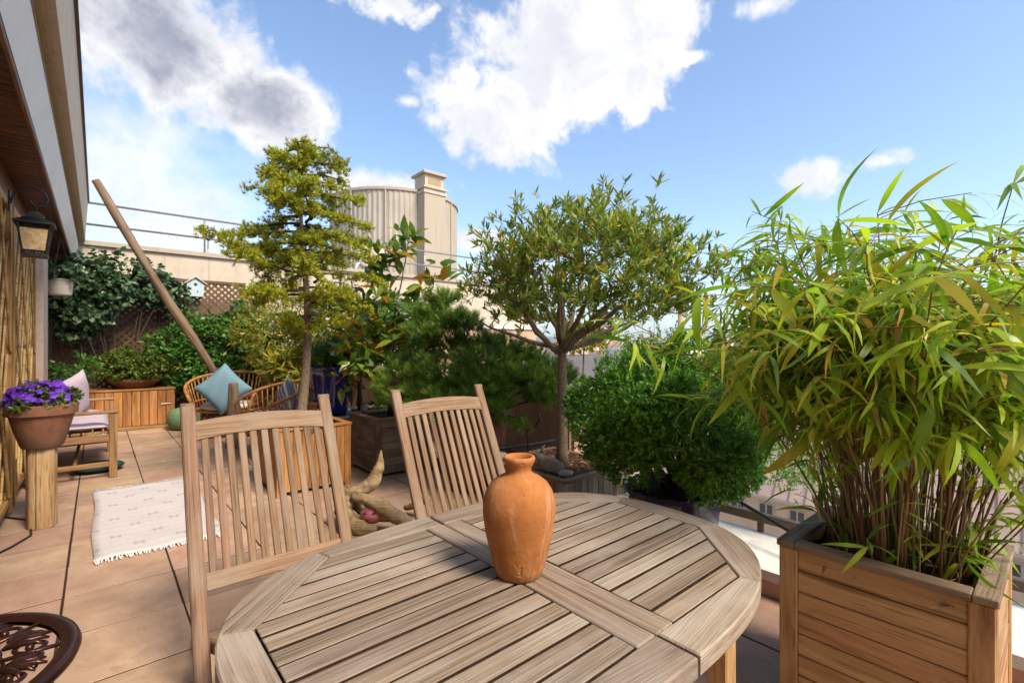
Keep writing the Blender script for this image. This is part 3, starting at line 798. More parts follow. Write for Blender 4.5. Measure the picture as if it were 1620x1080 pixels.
    b = thing('red_brick_tower', 'red brick block standing above the distant city left of the bamboo', 'building', (190, 108, -25), R(20))
    MB().box(-6, 6, -6, 6, 0, 26.5).build('wall', plain('red brick', (.40, .13, .07), .9, .1, 0, .2, 1, 0), b)
    MB().box(-6.4, 6.4, -6.4, 6.4, 26.5, 27.3).build('roof', M['facade'], b)
    for k in range(4):
        o = link('window', cbox(.2, 1.4, 2.4, 0, M['coping']), None, b); o.location = (-6.05, -4.2 + 2.8 * k, 23)
    c = thing('factory_chimney', 'tall thin tan chimney stack rising over the city left of the bamboo', 'chimney', (150, 86, -25))
    MB().lathe([(1.6, 0), (.85, 42)], 16).build('shaft', M['tan'], c, True)
    MB().lathe([(.95, 42), (1.05, 42.6), (.8, 42.6)], 16).build('rim', M['tan'], c, True)
city()

def haze():
    o = MB().box(-9500, 9500, -9500, 9500, -27, 230).build('haze', None); o['kind'] = 'stuff'
    m = bpy.data.materials.new('haze air'); m.use_nodes = True; nt = m.node_tree; nt.nodes.clear()
    out = nt.nodes.new('ShaderNodeOutputMaterial'); v = nt.nodes.new('ShaderNodeVolumePrincipled')
    v.inputs['Color'].default_value = (.86, .92, 1, 1); v.inputs['Density'].default_value = .00012; v.inputs['Anisotropy'].default_value = .2
    nt.links.new(v.outputs[0], out.inputs['Volume']); o.data.materials.append(m)
haze()
# ================================================================== FURNITURE
def oval(t, a=.607, b=.425, n=2.6):
    c, s = math.cos(t), math.sin(t)
    return Vector((a * math.copysign(abs(c) ** (2 / n), c), b * math.copysign(abs(s) ** (2 / n), s)))

def at_ray(ang, a=.607, b=.425, n=2.6):
    c, s = math.cos(ang), math.sin(ang)
    k = (abs(c / a) ** n + abs(s / b) ** n) ** (-1 / n)
    return Vector((c * k, s * k))

def table():
    t = thing('teak_table', 'oval slatted teak garden table, weathered grey, in the foreground', 'table', (.747, .82, 0))
    Z = .74
    joints = [(.003, .427), (.341, .391), (.583, .157), (.583, -.157), (.341, -.391), (.003, -.427)]
    inner = [(.003, .346), (.325, .346), (.535, .137), (.535, -.137), (.325, -.346), (.003, -.346)]
    for sx in (1, -1):
        for k in range(5):
            J0, J1 = Vector(joints[k]), Vector(joints[k + 1]); I0, I1 = Vector(inner[k]), Vector(inner[k + 1])
            a0, a1 = math.atan2(J0.y, J0.x), math.atan2(J1.y, J1.x)
            outer = [at_ray(a0 + (a1 - a0) * i / 9) for i in range(10)]
            poly = [I0] + outer + [I1]
            poly = [Vector((p.x * sx, p.y)) for p in poly]
            c = sum(poly, Vector((0, 0))) / len(poly)
            ax = Vector(((J1 - J0).x * sx, (J1 - J0).y)).normalized(); ay = Vector((-ax.y, ax.x))
            loc = [((p - c).dot(ax), (p - c).dot(ay)) for p in poly]
            loc = [(p[0] * (1 - .0012 / max(.02, abs(p[0]))), p[1]) for p in loc]
            area = sum(loc[i - 1][0] * loc[i][1] - loc[i][0] * loc[i - 1][1] for i in range(len(loc)))
            if area < 0: loc = loc[::-1]
            o = MB().prism(loc, -.034, 0, .003).build('frame_board', M['teak_table'], t)
            o.location = (c.x, c.y, Z); o.rotation_euler = (0, 0, math.atan2(ax.y, ax.x))
    # two cross boards either side of the fold
    for sx in (-1, 1):
        plank('cross_board', (sx * .029, -.3445, Z - .0135), (sx * .029, .3445, Z - .0135), .054, .026, M['teak_table'], t, side=(1, 0, 0), c=.0025)
    # slats
    n = 14; pitch = .690 / n
    for sx in (-1, 1):
        for k in range(n):
            y0 = -.345 + k * pitch + .0036; y1 = y0 + pitch - .0072
            def xe(y): return .535 - max(0, abs(y) - .137) * (.21 / .209) - .004
            xa, xb = xe(y0), xe(y1)
            poly = [(.060, y0), (xa, y0), (xb, y1), (.060, y1)]
            if abs(y0) < .137 < abs(y1): poly = [(.060, y0), (xa, y0), (.531, .137), (xb, y1), (.060, y1)]
            if abs(y1) < .137 < abs(y0): poly = [(.060, y0), (xa, y0), (.531, -.137), (xb, y1), (.060, y1)]
            cx, cy = .06 + (xa - .06) / 2, (y0 + y1) / 2
            loc = [((x - cx) * sx, y - cy) for x, y in poly]
            if sx < 0: loc = loc[::-1]
            o = MB().prism(loc, -.026, 0, .0014).build('slat', M['teak_table'], t)
            o.data.materials.append(M['grime_shade']); nl = len(loc)
            for q in range(1, 1 + nl): o.data.polygons[q].material_index = 1  # slat sides coloured dark: gap shade painted in along with dirt
            o.location = (cx * sx, cy, Z - rnd.uniform(.0, .0022)); o.rotation_euler = (rnd.uniform(-.01, .01), 0, rnd.uniform(-.002, .002))
    # bearers and legs
    for sy in (-1, 1): plank('bearer', (-.46, sy * .27, Z - .05), (.46, sy * .27, Z - .05), .05, .024, M['teak_chair'], t, c=.003)
    for sx in (-1, 1): plank('bearer', (sx * .43, -.25, Z - .05), (sx * .43, .25, Z - .05), .05, .024, M['teak_chair'], t, c=.003)
    for sx in (-1, 1):
        for sy in (-1, 1): plank('leg', (sx * .40, sy * .27, 0), (sx * .40, sy * .27, Z - .026), .05, .05, M['teak_box'], t, side=(1, 0, 0), c=.004)
table()

def vase():
    prof = [(.042, 0), (.047, .004), (.054, .03), (.063, .075), (.071, .12), (.0755, .165), (.075, .195), (.0695, .222), (.059, .244), (.044, .259),
            (.031, .267), (.0255, .273), (.0245, .279), (.0255, .287), (.0295, .296), (.0325, .303), (.0335, .309), (.032, .3145), (.0285, .316), (.025, .3135), (.0225, .306), (.020, .29), (.018, .27), (.03, .25)]
    prof = [(r * 1.075, z * .83) for r, z in prof]
    m = MB().lathe(prof, 64, (0, 0, 0), .004)
    o = m.build('terracotta_vase', M['vase'], None, True); o.location = (.712, .80, .7402)
    tag(o, 'round shouldered terracotta vase with narrow neck on the oval table', 'vase')
vase()

def make_chair(x, y, label):
    t = thing('folding_chair', label, 'chair', (x, y, 0), 0, 'teak folding chairs at the table')
    mt = M['teak_chair']
    W = .275
    def B(x, z, off=0.0):      # point on the reclined back plane
        return Vector((x, -.42 + .46 * z - off * .0, z)) + Vector((0, -off * .908, off * .418))
    up = Vector((0, .46, 1)).normalized(); nrm = Vector((0, -.908, .418))
    for s in (-1, 1):
        p = plank('back_post', B(s * W, .0), B(s * (W - .004), 1.0), .05, .030, mt, t, side=(1, 0, 0), c=.006)
        # rounded tip
        m = MB().tube([(-.024, 0, 0), (.024, 0, 0)], .0155, 10); o = m.build('post_tip', mt, p, True)
        o.location = ((B(0, 1.0) - B(0, 0)).length / 2 - .002, 0, 0); o.rotation_euler = (0, 0, R(90))
    # arched head rail
    m = MB(); n = 14; vs = []; fs = []
    for k in range(n + 1):
        u = -1 + 2 * k / n; xx = u * (W - .027)
        arch = .017 * (1 - u * u)
        for (dz, dd) in ((.868 + arch * .9, -.011), (.868 + arch * .9, .011), (.936 + arch, .011), (.936 + arch, -.011)):
            q = B(xx, dz, dd); vs.append(q)
    for k in range(n):
        for j in range(4): fs.append((k * 4 + j, k * 4 + (j + 1) % 4, (k + 1) * 4 + (j + 1) % 4, (k + 1) * 4 + j))
    fs += [(3, 2, 1, 0), tuple(n * 4 + j for j in range(4))]
    m.add(vs, fs).build('head_rail', mt, t)
    plank('lower_rail', B(-W + .026, .385), B(W - .026, .385), .062, .022, mt, t, side=up, c=.004)
    ns = 11
    for k in range(ns):
        u = -1 + 2 * (k + .5) / ns; xx = u * (W - .031)
        plank('back_slat', B(xx, .41), B(xx * .99, .872 + .015 * (1 - u * u)), .027, .012, mt, t, side=(1, 0, 0), c=.003)
    # seat
    for s in (-1, 1): plank('seat_rail', (s * (W - .045), -.60, .405), (s * (W - .045), -1.06, .425), .045, .022, mt, t, c=.003)
    for k in range(9):
        yy = -1.07 + k * .052; zz = .452 - .02 * (k / 8)
        plank('seat_slat', (-W + .03, yy, zz), (W - .03, yy, zz), .046, .016, mt, t, side=(0, 1, 0), c=.003)
    for s in (-1, 1): plank('crossed_leg', (s * (W - .042), .12, 0), (s * (W - .042), -.86, .41), .042, .024, mt, t, side=(0, 0, 1), c=.004)
    plank('stretcher', (-W + .06, .01, .055), (W - .06, .01, .055), .035, .02, mt, t, c=.003)
    # armrests
    return t
make_chair(.545, 2.29, 'weathered teak folding chair with a slatted back nearest the white rug')
make_chair(1.455, 2.275, 'weathered teak folding chair with a slatted back behind the vase')

def planter(name, label, x0, x1, y0, y1, h, mat, rim, rows=None, cols=None, post=.055, soil='soil', rimw=.06, soil_drop=.05, rim_t=.022):
    """a timber tub: corner posts, boards, rim, soil"""
    t = thing(name, label, 'planter', ((x0 + x1) / 2, (y0 + y1) / 2, 0))
    X, Y = (x1 - x0) / 2, (y1 - y0) / 2
    for sx in (-1, 1):
        for sy in (-1, 1):
            plank('corner_post', (sx * (X - post / 2), sy * (Y - post / 2), 0), (sx * (X - post / 2), sy * (Y - post / 2), h - rim_t), post, post, mat, t, side=(1, 0, 0), c=.004)
    zt = h - rim_t
    for axis in (0, 1):
        L = (X if axis == 0 else Y) - post
        D = (Y if axis == 0 else X) - .014
        for s in (-1, 1):
            if rows:
                ph = (zt - .03) / rows
                for k in range(rows):
                    z = .03 + (k + .5) * ph; d = s * (D - rnd.uniform(0, .002))
                    p0, p1 = ((-L, d, z), (L, d, z)) if axis == 0 else ((d, -L, z), (d, L, z))
                    plank('plank', p0, p1, ph - .003, .02, mat, t, side=(0, 0, 1), c=.003)
            else:
                n = max(3, round(2 * L / cols)); pw = 2 * L / n
                for k in range(n):
                    e = -L + (k + .5) * pw; d = s * (D - rnd.uniform(0, .003))
                    p0, p1 = ((e, d, .03), (e, d, zt - .001)) if axis == 0 else ((d, e, .03), (d, e, zt - .001))
                    plank('plank', p0, p1, pw - .003, .018, mat, t, side=((1, 0, 0) if axis == 0 else (0, 1, 0)), c=.003)
    # rim boards, butted
    zr = h - rim_t / 2; o_ = .006
    for s in (-1, 1):
        plank('rim_board', (-X - o_, s * (Y + o_ - rimw / 2), zr), (X + o_, s * (Y + o_ - rimw / 2), zr), rimw, rim_t, rim, t, side=(0, 1, 0), c=.003)
        plank('rim_board', (s * (X + o_ - rimw / 2), -Y - o_ + rimw + .001, zr), (s * (X + o_ - rimw / 2), Y + o_ - rimw - .001, zr), rimw, rim_t, rim, t, side=(1, 0, 0), c=.003)
    # lumpy soil
    n = 14; vs, fs = [], []
    a, b_ = X - .026, Y - .026
    for i in range(n + 1):
        for j in range(n + 1):
            vs.append((-a + 2 * a * i / n, -b_ + 2 * b_ * j / n, h - soil_drop + rnd.uniform(-.012, .012)))
    for i in range(n):
        for j in range(n): fs.append((i * (n + 1) + j, (i + 1) * (n + 1) + j, (i + 1) * (n + 1) + j + 1, i * (n + 1) + j + 1))
    MB().add(vs, fs).build('soil', M[soil], t)
    return t
planter('bamboo_planter', 'tall oiled teak box planter holding the bamboo at the right', 1.735, 2.245, .118, .635, .60, M['teak_box'], M['teak_rim'], rows=8, rimw=.052, soil_drop=.07)
planter('tree_planter', 'low timber box planter with the olive tree and stone rabbit', 2.33, 3.05, 2.17, 2.98, .35, M['grey_box'], M['teak_rim'], cols=.06, soil='mulch', soil_drop=.012, rimw=.05)
planter('plank_planter', 'grey weathered square box planter of horizontal planks with the magnolia', 1.97, 2.56, 4.21, 4.84, .555, M['grey_box'], M['teak_rim'], rows=7, soil_drop=.04)
planter('slatted_planter', 'orange larch box planter of upright boards with the golden cedar', 1.10, 1.72, 4.20, 4.82, .558, M['warm_box'], M['warm_box'], cols=.075, soil_drop=.05)
planter('long_planter', 'low timber planter in the back with the blue glazed pot on its end', 1.66, 2.80, 4.92, 5.62, .50, M['warm_box'], M['grey_box'], rows=5, soil_drop=.02)

def pot(name, label, loc, prof, mat, cat='pot', soil_z=None, soil_r=None, n=40, wob=.0, bands=None):
    t = thing(name, label, cat, loc)
    MB().lathe(prof, n, (0, 0, 0), wob).build('body', mat, t, 50)
    if soil_z is not None:
        MB().lathe([(soil_r, soil_z), (soil_r * .5, soil_z + .015), (.01, soil_z + .02)], 24).build('soil', M['soil'], t)
    return t
pot('blue_pot', 'tall cobalt blue glazed pot standing on the back planter', (1.95, 5.32, .50), [(.15, 0), (.17, .01), (.195, .2), (.22, .42), (.235, .475), (.245, .485), (.245, .51), (.225, .515), (.21, .47)], M['cobalt'], soil_z=.47, soil_r=.212)
pot('bush_pot', 'dark navy glazed pot under the round clipped bush', (2.5, 1.48, 0), [(.17, 0), (.19, .02), (.235, .2), (.25, .36), (.245, .405), (.27, .41), (.275, .44), (.25, .445), (.235, .40)], M['navy'], soil_z=.40, soil_r=.24)
pot('pine_pot', 'large old terracotta pot holding the spreading pine', (2.5, 3.45, 0), [(.20, 0), (.225, .02), (.27, .2), (.275, .22), (.28, .225), (.30, .40), (.305, .405), (.31, .55), (.335, .56), (.34, .62), (.325, .64), (.29, .635), (.28, .58)], M['terracotta_old'], soil_z=.59, soil_r=.29)
pot('flower_pot', 'wide terracotta bowl of purple flowers on the log stand', (-.29, 4.62, .545), [(r * .78, z * 1.02) for r, z in [(.125, 0), (.14, .01), (.175, .10), (.205, .19), (.215, .222), (.238, .225), (.243, .285), (.238, .293), (.222, .293), (.205, .22)]], M['terracotta_old'], soil_z=.262, soil_r=.165)
pot('shrub_bowl', 'low wide terracotta bowl on the wooden cabinet', (.42, 9.18, .607), [(.20, 0), (.22, .01), (.30, .09), (.315, .095), (.325, .135), (.31, .14), (.28, .11)], M['terracotta_old'], soil_z=.115, soil_r=.28)
pot('golden_shrub_pot', 'brown pot behind the rattan chairs with the golden shrub', (2.05, 7.7, 0), [(.18, 0), (.2, .02), (.25, .4), (.27, .41), (.27, .46), (.24, .46)], M['terracotta'], soil_z=.42, soil_r=.235)
pot('red_pot', 'small orange terracotta pot between the cedar trunk and blue pot', (1.78, 5.34, .50), [(.05, 0), (.055, .005), (.075, .10), (.085, .102), (.087, .13), (.072, .13)], M['terracotta'], soil_z=.11, soil_r=.068)

def log_stand():
    m = MB(); n = 40; vs = []; Hh = .544
    for k in range(n):
        a = 2 * math.pi * k / n
        r = .080 * (1 - .10 * abs(math.sin(a * 2.5)) ** 6 + .05 * math.cos(a * 3 + .6) - .10 * max(0, math.cos(a * 4 + 2)) ** 12)
        for i, x in enumerate((0, .004, .18, .36, Hh - .004, Hh)):
            rr = r * (.97 if i in (0, 5) else 1) * (1 + .012 * math.sin(i * 2 + k))
            vs.append((x, rr * math.cos(a), rr * math.sin(a)))
    fs = []
    for k in range(n):
        j = (k + 1) % n
        for i in range(5): fs.append((k * 6 + i, j * 6 + i, j * 6 + i + 1, k * 6 + i + 1))
    fs.append(tuple(k * 6 for k in range(n))[::-1]); fs.append(tuple(k * 6 + 5 for k in range(n)))
    o = m.add(vs, fs).build('log_stand', M['log'], None, 40); o.location = (-.29, 4.62, 0); o.rotation_euler = (0, R(-90), 0)
    tag(o, 'upright split log serving as a stand for the flower bowl', 'stand')
log_stand()

def cabinet():
    t = thing('wooden_cabinet', 'low cabinet of upright orange boards in front of the lattice', 'cabinet', (.22, 9.2, 0))
    w, d, h = .66, .29, .60
    MB().box(-w + .02, w - .02, -d + .02, d, .05, h - .03).build('carcass', M['dark_metal'], t)
    for k in range(13):
        x = -w + .05 + k * (2 * w - .1) / 12
        plank('board', (x, -d + .008, .06), (x, -d + .008, h - .03), .096, .018, M['warm_box'], t, side=(1, 0, 0), c=.004)
    for s in (-1, 1): plank('side_board', (s * w, -d + .02, h / 2), (s * w, d, h / 2), h - .06, .02, M['warm_box'], t, side=(0, 0, 1), c=.003)
    plank('base_board', (-w, -d + .004, .03), (w, -d + .004, .03), .05, .024, M['bench_wood'], t, side=(0, 0, 1), c=.003)
    plank('top_board', (-w - .015, 0, h - .012), (w + .015, 0, h - .012), 2 * d + .03, .024, M['warm_box'], t, side=(0, 1, 0), c=.004)
    MB().tube([(.5, -d - .015, .36), (.62, -d - .015, .362)], .007, 6).build('bolt_handle', M['steel'], t)
cabinet()

def cushion(name, label, cat, loc, rot, w, h, th, mat, pinch=1.0, group=None):
    """stuffed square cushion: two bulged skins meeting in a seam"""
    n = 16; vs, fs = [], []
    for side in (1, -1):
        for i in range(n + 1):
            for j in range(n + 1):
                u, v = -1 + 2 * i / n, -1 + 2 * j / n
                f = ((1 - u ** 4) * (1 - v ** 4)) ** .55
                ww = 1 - .07 * pinch * (1 - v * v) * abs(u) ** 3; hh = 1 - .07 * pinch * (1 - u * u) * abs(v) ** 3
                wr = .05 * th * math.sin(u * 9 + v * 5) * f
                vs.append((u * w / 2 * ww, v * h / 2 * hh, side * (th / 2 * f + .002) + wr))
    N = (n + 1) ** 2
    for i in range(n):
        for j in range(n):
            a, b, c, d = i * (n + 1) + j, (i + 1) * (n + 1) + j, (i + 1) * (n + 1) + j + 1, i * (n + 1) + j + 1
            fs.append((a, b, c, d)); fs.append((N + d, N + c, N + b, N + a))
    rim = [(i, 0) for i in range(n)] + [(n, j) for j in range(n)] + [(i, n) for i in range(n, 0, -1)] + [(0, j) for j in range(n, 0, -1)]
    for k in range(len(rim)):
        a = rim[k][0] * (n + 1) + rim[k][1]; b = rim[(k + 1) % len(rim)]; b = b[0] * (n + 1) + b[1]
        fs.append((b, a, N + a, N + b))
    o = MB().add(vs, fs).build(name, mat, None, True)
    o.location = loc; o.rotation_euler = rot
    tag(o, label, cat, group)
    pts = []
    for k in range(len(rim)):
        p = vs[rim[k][0] * (n + 1) + rim[k][1]]; pts.append((p[0] * 1.004, p[1] * 1.004, 0))
    MB().tube(pts + [pts[0]], .004, 5).build('piping', mat, o, True)
    return o

def bench():
    t = thing('garden_bench', 'wooden slatted garden bench against the left wall', 'bench', (-.18, 6.62, 0))
    mt = M['bench_wood']; Y = .72
    for sy in (-1, 1):
        plank('front_leg', (.29, sy * Y, 0), (.29, sy * Y, .60), .06, .05, mt, t, side=(1, 0, 0), c=.005)
        plank('back_leg', (-.26, sy * Y, 0), (-.31, sy * Y, .88), .06, .05, mt, t, side=(1, 0, 0), c=.005)
        plank('armrest', (-.30, sy * Y, .615), (.335, sy * Y, .618), .07, .028, mt, t, side=(0, 1, 0), c=.008)
        plank('side_rail', (-.25, sy * Y, .375), (.265, sy * Y, .375), .065, .028, mt, t, c=.004)
        plank('stretcher', (-.25, sy * Y, .13), (.265, sy * Y, .13), .045, .026, mt, t, c=.004)
    plank('front_rail', (.29, -Y + .03, .375), (.29, Y - .03, .375), .065, .026, mt, t, c=.004)
    plank('middle_stretcher', (.02, -Y + .015, .13), (.02, Y - .015, .13), .04, .026, mt, t, c=.004)
    for k in range(7): plank('seat_slat', (-.21 + k * .078, -Y + .03, .42), (-.21 + k * .078, Y - .03, .42), .066, .02, mt, t, side=(1, 0, 0), c=.004)
    plank('top_rail', (-.31, -Y + .03, .855), (-.31, Y - .03, .855), .07, .026, mt, t, c=.004)
    plank('back_rail', (-.285, -Y + .03, .52), (-.285, Y - .03, .52), .05, .026, mt, t, c=.004)
    for k in range(15): plank('back_slat', (-.29, -Y + .10 + k * .089, .545), (-.307, -Y + .10 + k * .089, .82), .04, .014, mt, t, side=(0, 1, 0), c=.003)
bench()
cushion('seat_cushion', 'long lilac seat cushion lying along the bench', 'cushion', (-.175, 6.62, .476), (0, 0, 0), .50, 1.36, .11, M['lilac'], .2)
cushion('back_cushion', 'lilac pillow leaning against the near end of the bench back', 'cushion', (-.325 + .14, 6.75, .715), (R(90), R(-14), R(68)), .46, .44, .13, M['lilac'])
o = MB().sphere((0, 0, .0), (.21, .16, .05), 16, 8).build('folded_cover', plain('dark green cloth', (.02, .05, .04), .9, .1, 0, .3, 30, .3), None, True); o.location = (.0, 6.25, .052)
tag(o, 'dark green folded cloth lying on the tiles under the bench', 'cloth')

def rug():
    t = thing('woven_rug', 'pale lilac white woven rug with fringed ends on the tiles', 'rug', (.305, 4.50, .007), R(0))
    nx, ny = 14, 40; vs, fs = [], []; W, L = .66, 1.72
    for i in range(nx + 1):
        for j in range(ny + 1):
            u, v = i / nx - .5, j / ny - .5
            vs.append((u * W + .008 * math.sin(v * 9), v * L, .009 + .005 * math.sin(u * 13 + v * 8) * math.sin(v * 5 + 1) + .004 * math.sin(v * 27 + u * 4) * math.cos(u * 5)))
    for i in range(nx):
        for j in range(ny): a = i * (ny + 1) + j; fs.append((a, a + ny + 1, a + ny + 2, a + 1))
    o = MB().add(vs, fs).build('weave', M['rug'], t, True)
    md = o.modifiers.new('thick', 'SOLIDIFY'); md.thickness = .006; md.offset = -1
    m = MB()
    for s in (-1, 1):
        for k in range(52):
            x = (k + .5) / 52 * W - W / 2 + rnd.uniform(-.003, .003); l = rnd.uniform(.03, .055); dx = rnd.uniform(-.012, .012)
            m.tube([(x, s * (L / 2 - .004), .008), (x + dx * .5, s * (L / 2 + l * .5), .006), (x + dx, s * (L / 2 + l), .003)], [.0035, .0042, .003], 5)
    m.build('fringe', M['white'], t, None, 'stuff')
rug()

def rattan_chair(x, y, rot, label, s=1.0):
    """low round-backed rattan armchair; local front is -Y"""
    t = thing('rattan_armchair', label, 'armchair', (x, y, 0), rot, 'rattan armchairs at the back')
    t.scale = (s, s, s); mt = M['rattan']
    def rim(a, lo=0.0):
        # a from -1 (left front) over 0 (back) to 1 (right front)
        ang = R(90 - a * 128); r = .43
        back = math.cos(a * math.pi / 2)
        z = .56 + .25 * max(0, back) ** .8
        return Vector((r * 1.08 * math.cos(ang), r * math.sin(ang) + .02, z))
    def low(a):
        p = rim(a); return Vector((p.x * .80, p.y * .80, .36))
    A = [-1 + 2 * k / 36 for k in range(37)]
    MB().tube([low(-1) + Vector((0, 0, -.33))] + [low(-1)] + [rim(a) for a in A] + [low(1)] + [low(1) + Vector((0, 0, -.33))], .019, 8).build('rim', mt, t, True)
    MB().tube([low(a) for a in A], .015, 8).build('seat_ring', mt, t, True)
    MB().tube([rim(a).lerp(low(a), .72) for a in A], .010, 6).build('middle_ring', mt, t, True)
    for a in [-.94 + k * .0626 for k in range(31)]:
        MB().tube([rim(a), rim(a).lerp(low(a), .5) + Vector((0, 0, 0)), low(a)], .0075, 6).build('spindle', mt, t, True)
    for a in (-.55, .55): MB().tube([low(a), low(a) * .95 + Vector((0, 0, -.34))], .017, 8).build('leg', mt, t, True)
    MB().lathe([(.31, .345), (.335, .36), (.31, .375)], 28).build('seat_base', mt, t, True)
    return t
rattan_chair(1.33, 7.42, R(-28), 'rattan armchair with the blue cushion below the leaning log', 1.06)
rattan_chair(1.50, 5.95, R(-80), 'rattan armchair with the striped cushion behind the cedar trunk', 1.0)
cushion('blue_cushion', 'plain blue square cushion standing on its corner in the rattan armchair', 'cushion', (1.22, 7.10, .685), (R(72), R(45), R(-34)), .47, .47, .14, M['blue_cushion'])
cushion('striped_cushion', 'grey and white striped cushion in the nearer rattan armchair', 'cushion', (1.66, 5.85, .60), (R(80), R(20), R(88)), .44, .44, .15, M['stripe'])
for (x, y, z, s, w) in ((1.33, 7.36, .405, 1.06, 'back'), (1.50, 5.95, .40, 1, 'nearer')):
    m = MB().lathe([(.28, 0), (.315, .02), (.32, .05), (.29, .075), (.01, .085)], 28)
    o = m.build('seat_pad', M['coping'] if w == 'back' else M['stripe'], None, True); o.location = (x, y, z - .005)
    tag(o, f'pale round seat pad lying in the {w} rattan armchair', 'seat pad')
m = MB().tube([(0, 0, 0), (.40, 0, 0), (.77, 0, 0), (.785, 0, 0)], [.085, .068, .052, .045], 14)
o = m.build('wooden_stump', M['pole_wood'], None, 40); o.location = (1.245, 6.62, 0); o.rotation_euler = (0, R(-90), 0)
tag(o, 'tapered bare wooden stump standing between the rattan armchairs', 'stump')
m = MB()
for k in range(18):
    pass
prof = [(.10, 0), (.19, .03), (.225, .12), (.22, .22), (.17, .30), (.05, .33), (.01, .33)]
m.lathe(prof, 36, (0, 0, 0), .02); o = m.build('knitted_pouf', M['pouf'], None, True); o.location = (.98, 8.55, 0)
tag(o, 'green knitted pouf beside the wooden cabinet', 'pouf')

def iron_table():
    t = thing('iron_table', 'dark cast iron table with openwork top in the bottom left corner', 'table', (-.265, 1.305, 0))
    Rr = .238; Z = .66; mt = M['iron']
    MB().lathe([(Rr - .030, Z - .008), (Rr, Z - .012), (Rr + .003, Z - .004), (Rr, Z + .004), (Rr - .008, Z + .006), (Rr - .024, Z + .003), (Rr - .030, Z)], 72, cap=False).build('rim', mt, t, True)
    MB().lathe([(.118, Z - .006), (.128, Z - .006), (.129, Z + .003), (.118, Z + .003), (.118, Z - .006)], 48, cap=False).build('inner_ring', mt, t, True)
    m = MB()
    def spiral(c, r0, turns, a0, dirn, z=Z - .001, th=.0052):
        pts = []; rad = []
        n = int(26 * turns)
        for k in range(n + 1):
            u = k / n; a = a0 + dirn * u * turns * 2 * math.pi; r = r0 * (1 - .82 * u)
            pts.append((c[0] + r * math.cos(a), c[1] + r * math.sin(a), z)); rad.append(th * (1 - .35 * u))
        m.tube(pts, rad, 6, True, .8); m.sphere(pts[-1], .0075, 8, 5)
    for k in range(10):
        a = 2 * math.pi * k / 10; c, s = math.cos(a), math.sin(a)
        rc = .170
        spiral((rc * c - .022 * s, rc * s + .022 * c), .033, 1.35, a + 1.2, 1)
        spiral((rc * c + .026 * s, rc * s - .026 * c), .026, 1.2, a - 1.9, -1)
        # acanthus leaf between the scrolls
        b = a + math.pi / 10
        for q in (-.5, -.25, 0, .25, .5):
            p0 = Vector((.132 * math.cos(b), .132 * math.sin(b), Z)); p1 = Vector(((.19 - abs(q) * .03) * math.cos(b + q * .3), (.19 - abs(q) * .03) * math.sin(b + q * .3), Z + .004)); p2 = p1 * 1.0 + Vector((math.cos(b + q * 2), math.sin(b + q * 2), -.3)) * .014
            m.tube([p0, p0.lerp(p1, .6) + Vector((0, 0, .003)), p1, p2], [.003, .006, .005, .002], 6)
        m.tube([(.125 * c, .125 * s, Z - .002), (Rr * .9 * c, Rr * .9 * s, Z - .002)], .004, 6)
    for k in range(6):
        a = 2 * math.pi * k / 6 + .2; c, s = math.cos(a), math.sin(a)
        spiral((.076 * c, .076 * s), .034, 1.5, a + 2.0, 1 if k % 2 else -1)
        m.tube([(.028 * c, .028 * s, Z), (.118 * c, .118 * s, Z - .002)], .0045, 6)
        for q in (-.4, 0, .4):
            m.tube([(.03 * math.cos(a + q), .03 * math.sin(a + q), Z), (.055 * math.cos(a + q * .7 + .5), .055 * math.sin(a + q * .7 + .5), Z + .005)], [.006, .002], 6)
    m.sphere((0, 0, Z), (.03, .03, .009), 16, 6)
    m.build('scrollwork', mt, t, True, 'stuff')
    for k in range(3):
        a = 2 * math.pi * k / 3 + .4; c, s = math.cos(a), math.sin(a)
        MB().tube([(.12 * c, .12 * s, Z - .008), (.16 * c, .16 * s, .52), (.07 * c, .07 * s, .34), (.10 * c, .10 * s, .16), (.21 * c, .21 * s, .02), (.23 * c, .23 * s, .0)], .011, 8).build('leg', mt, t, True)
iron_table()

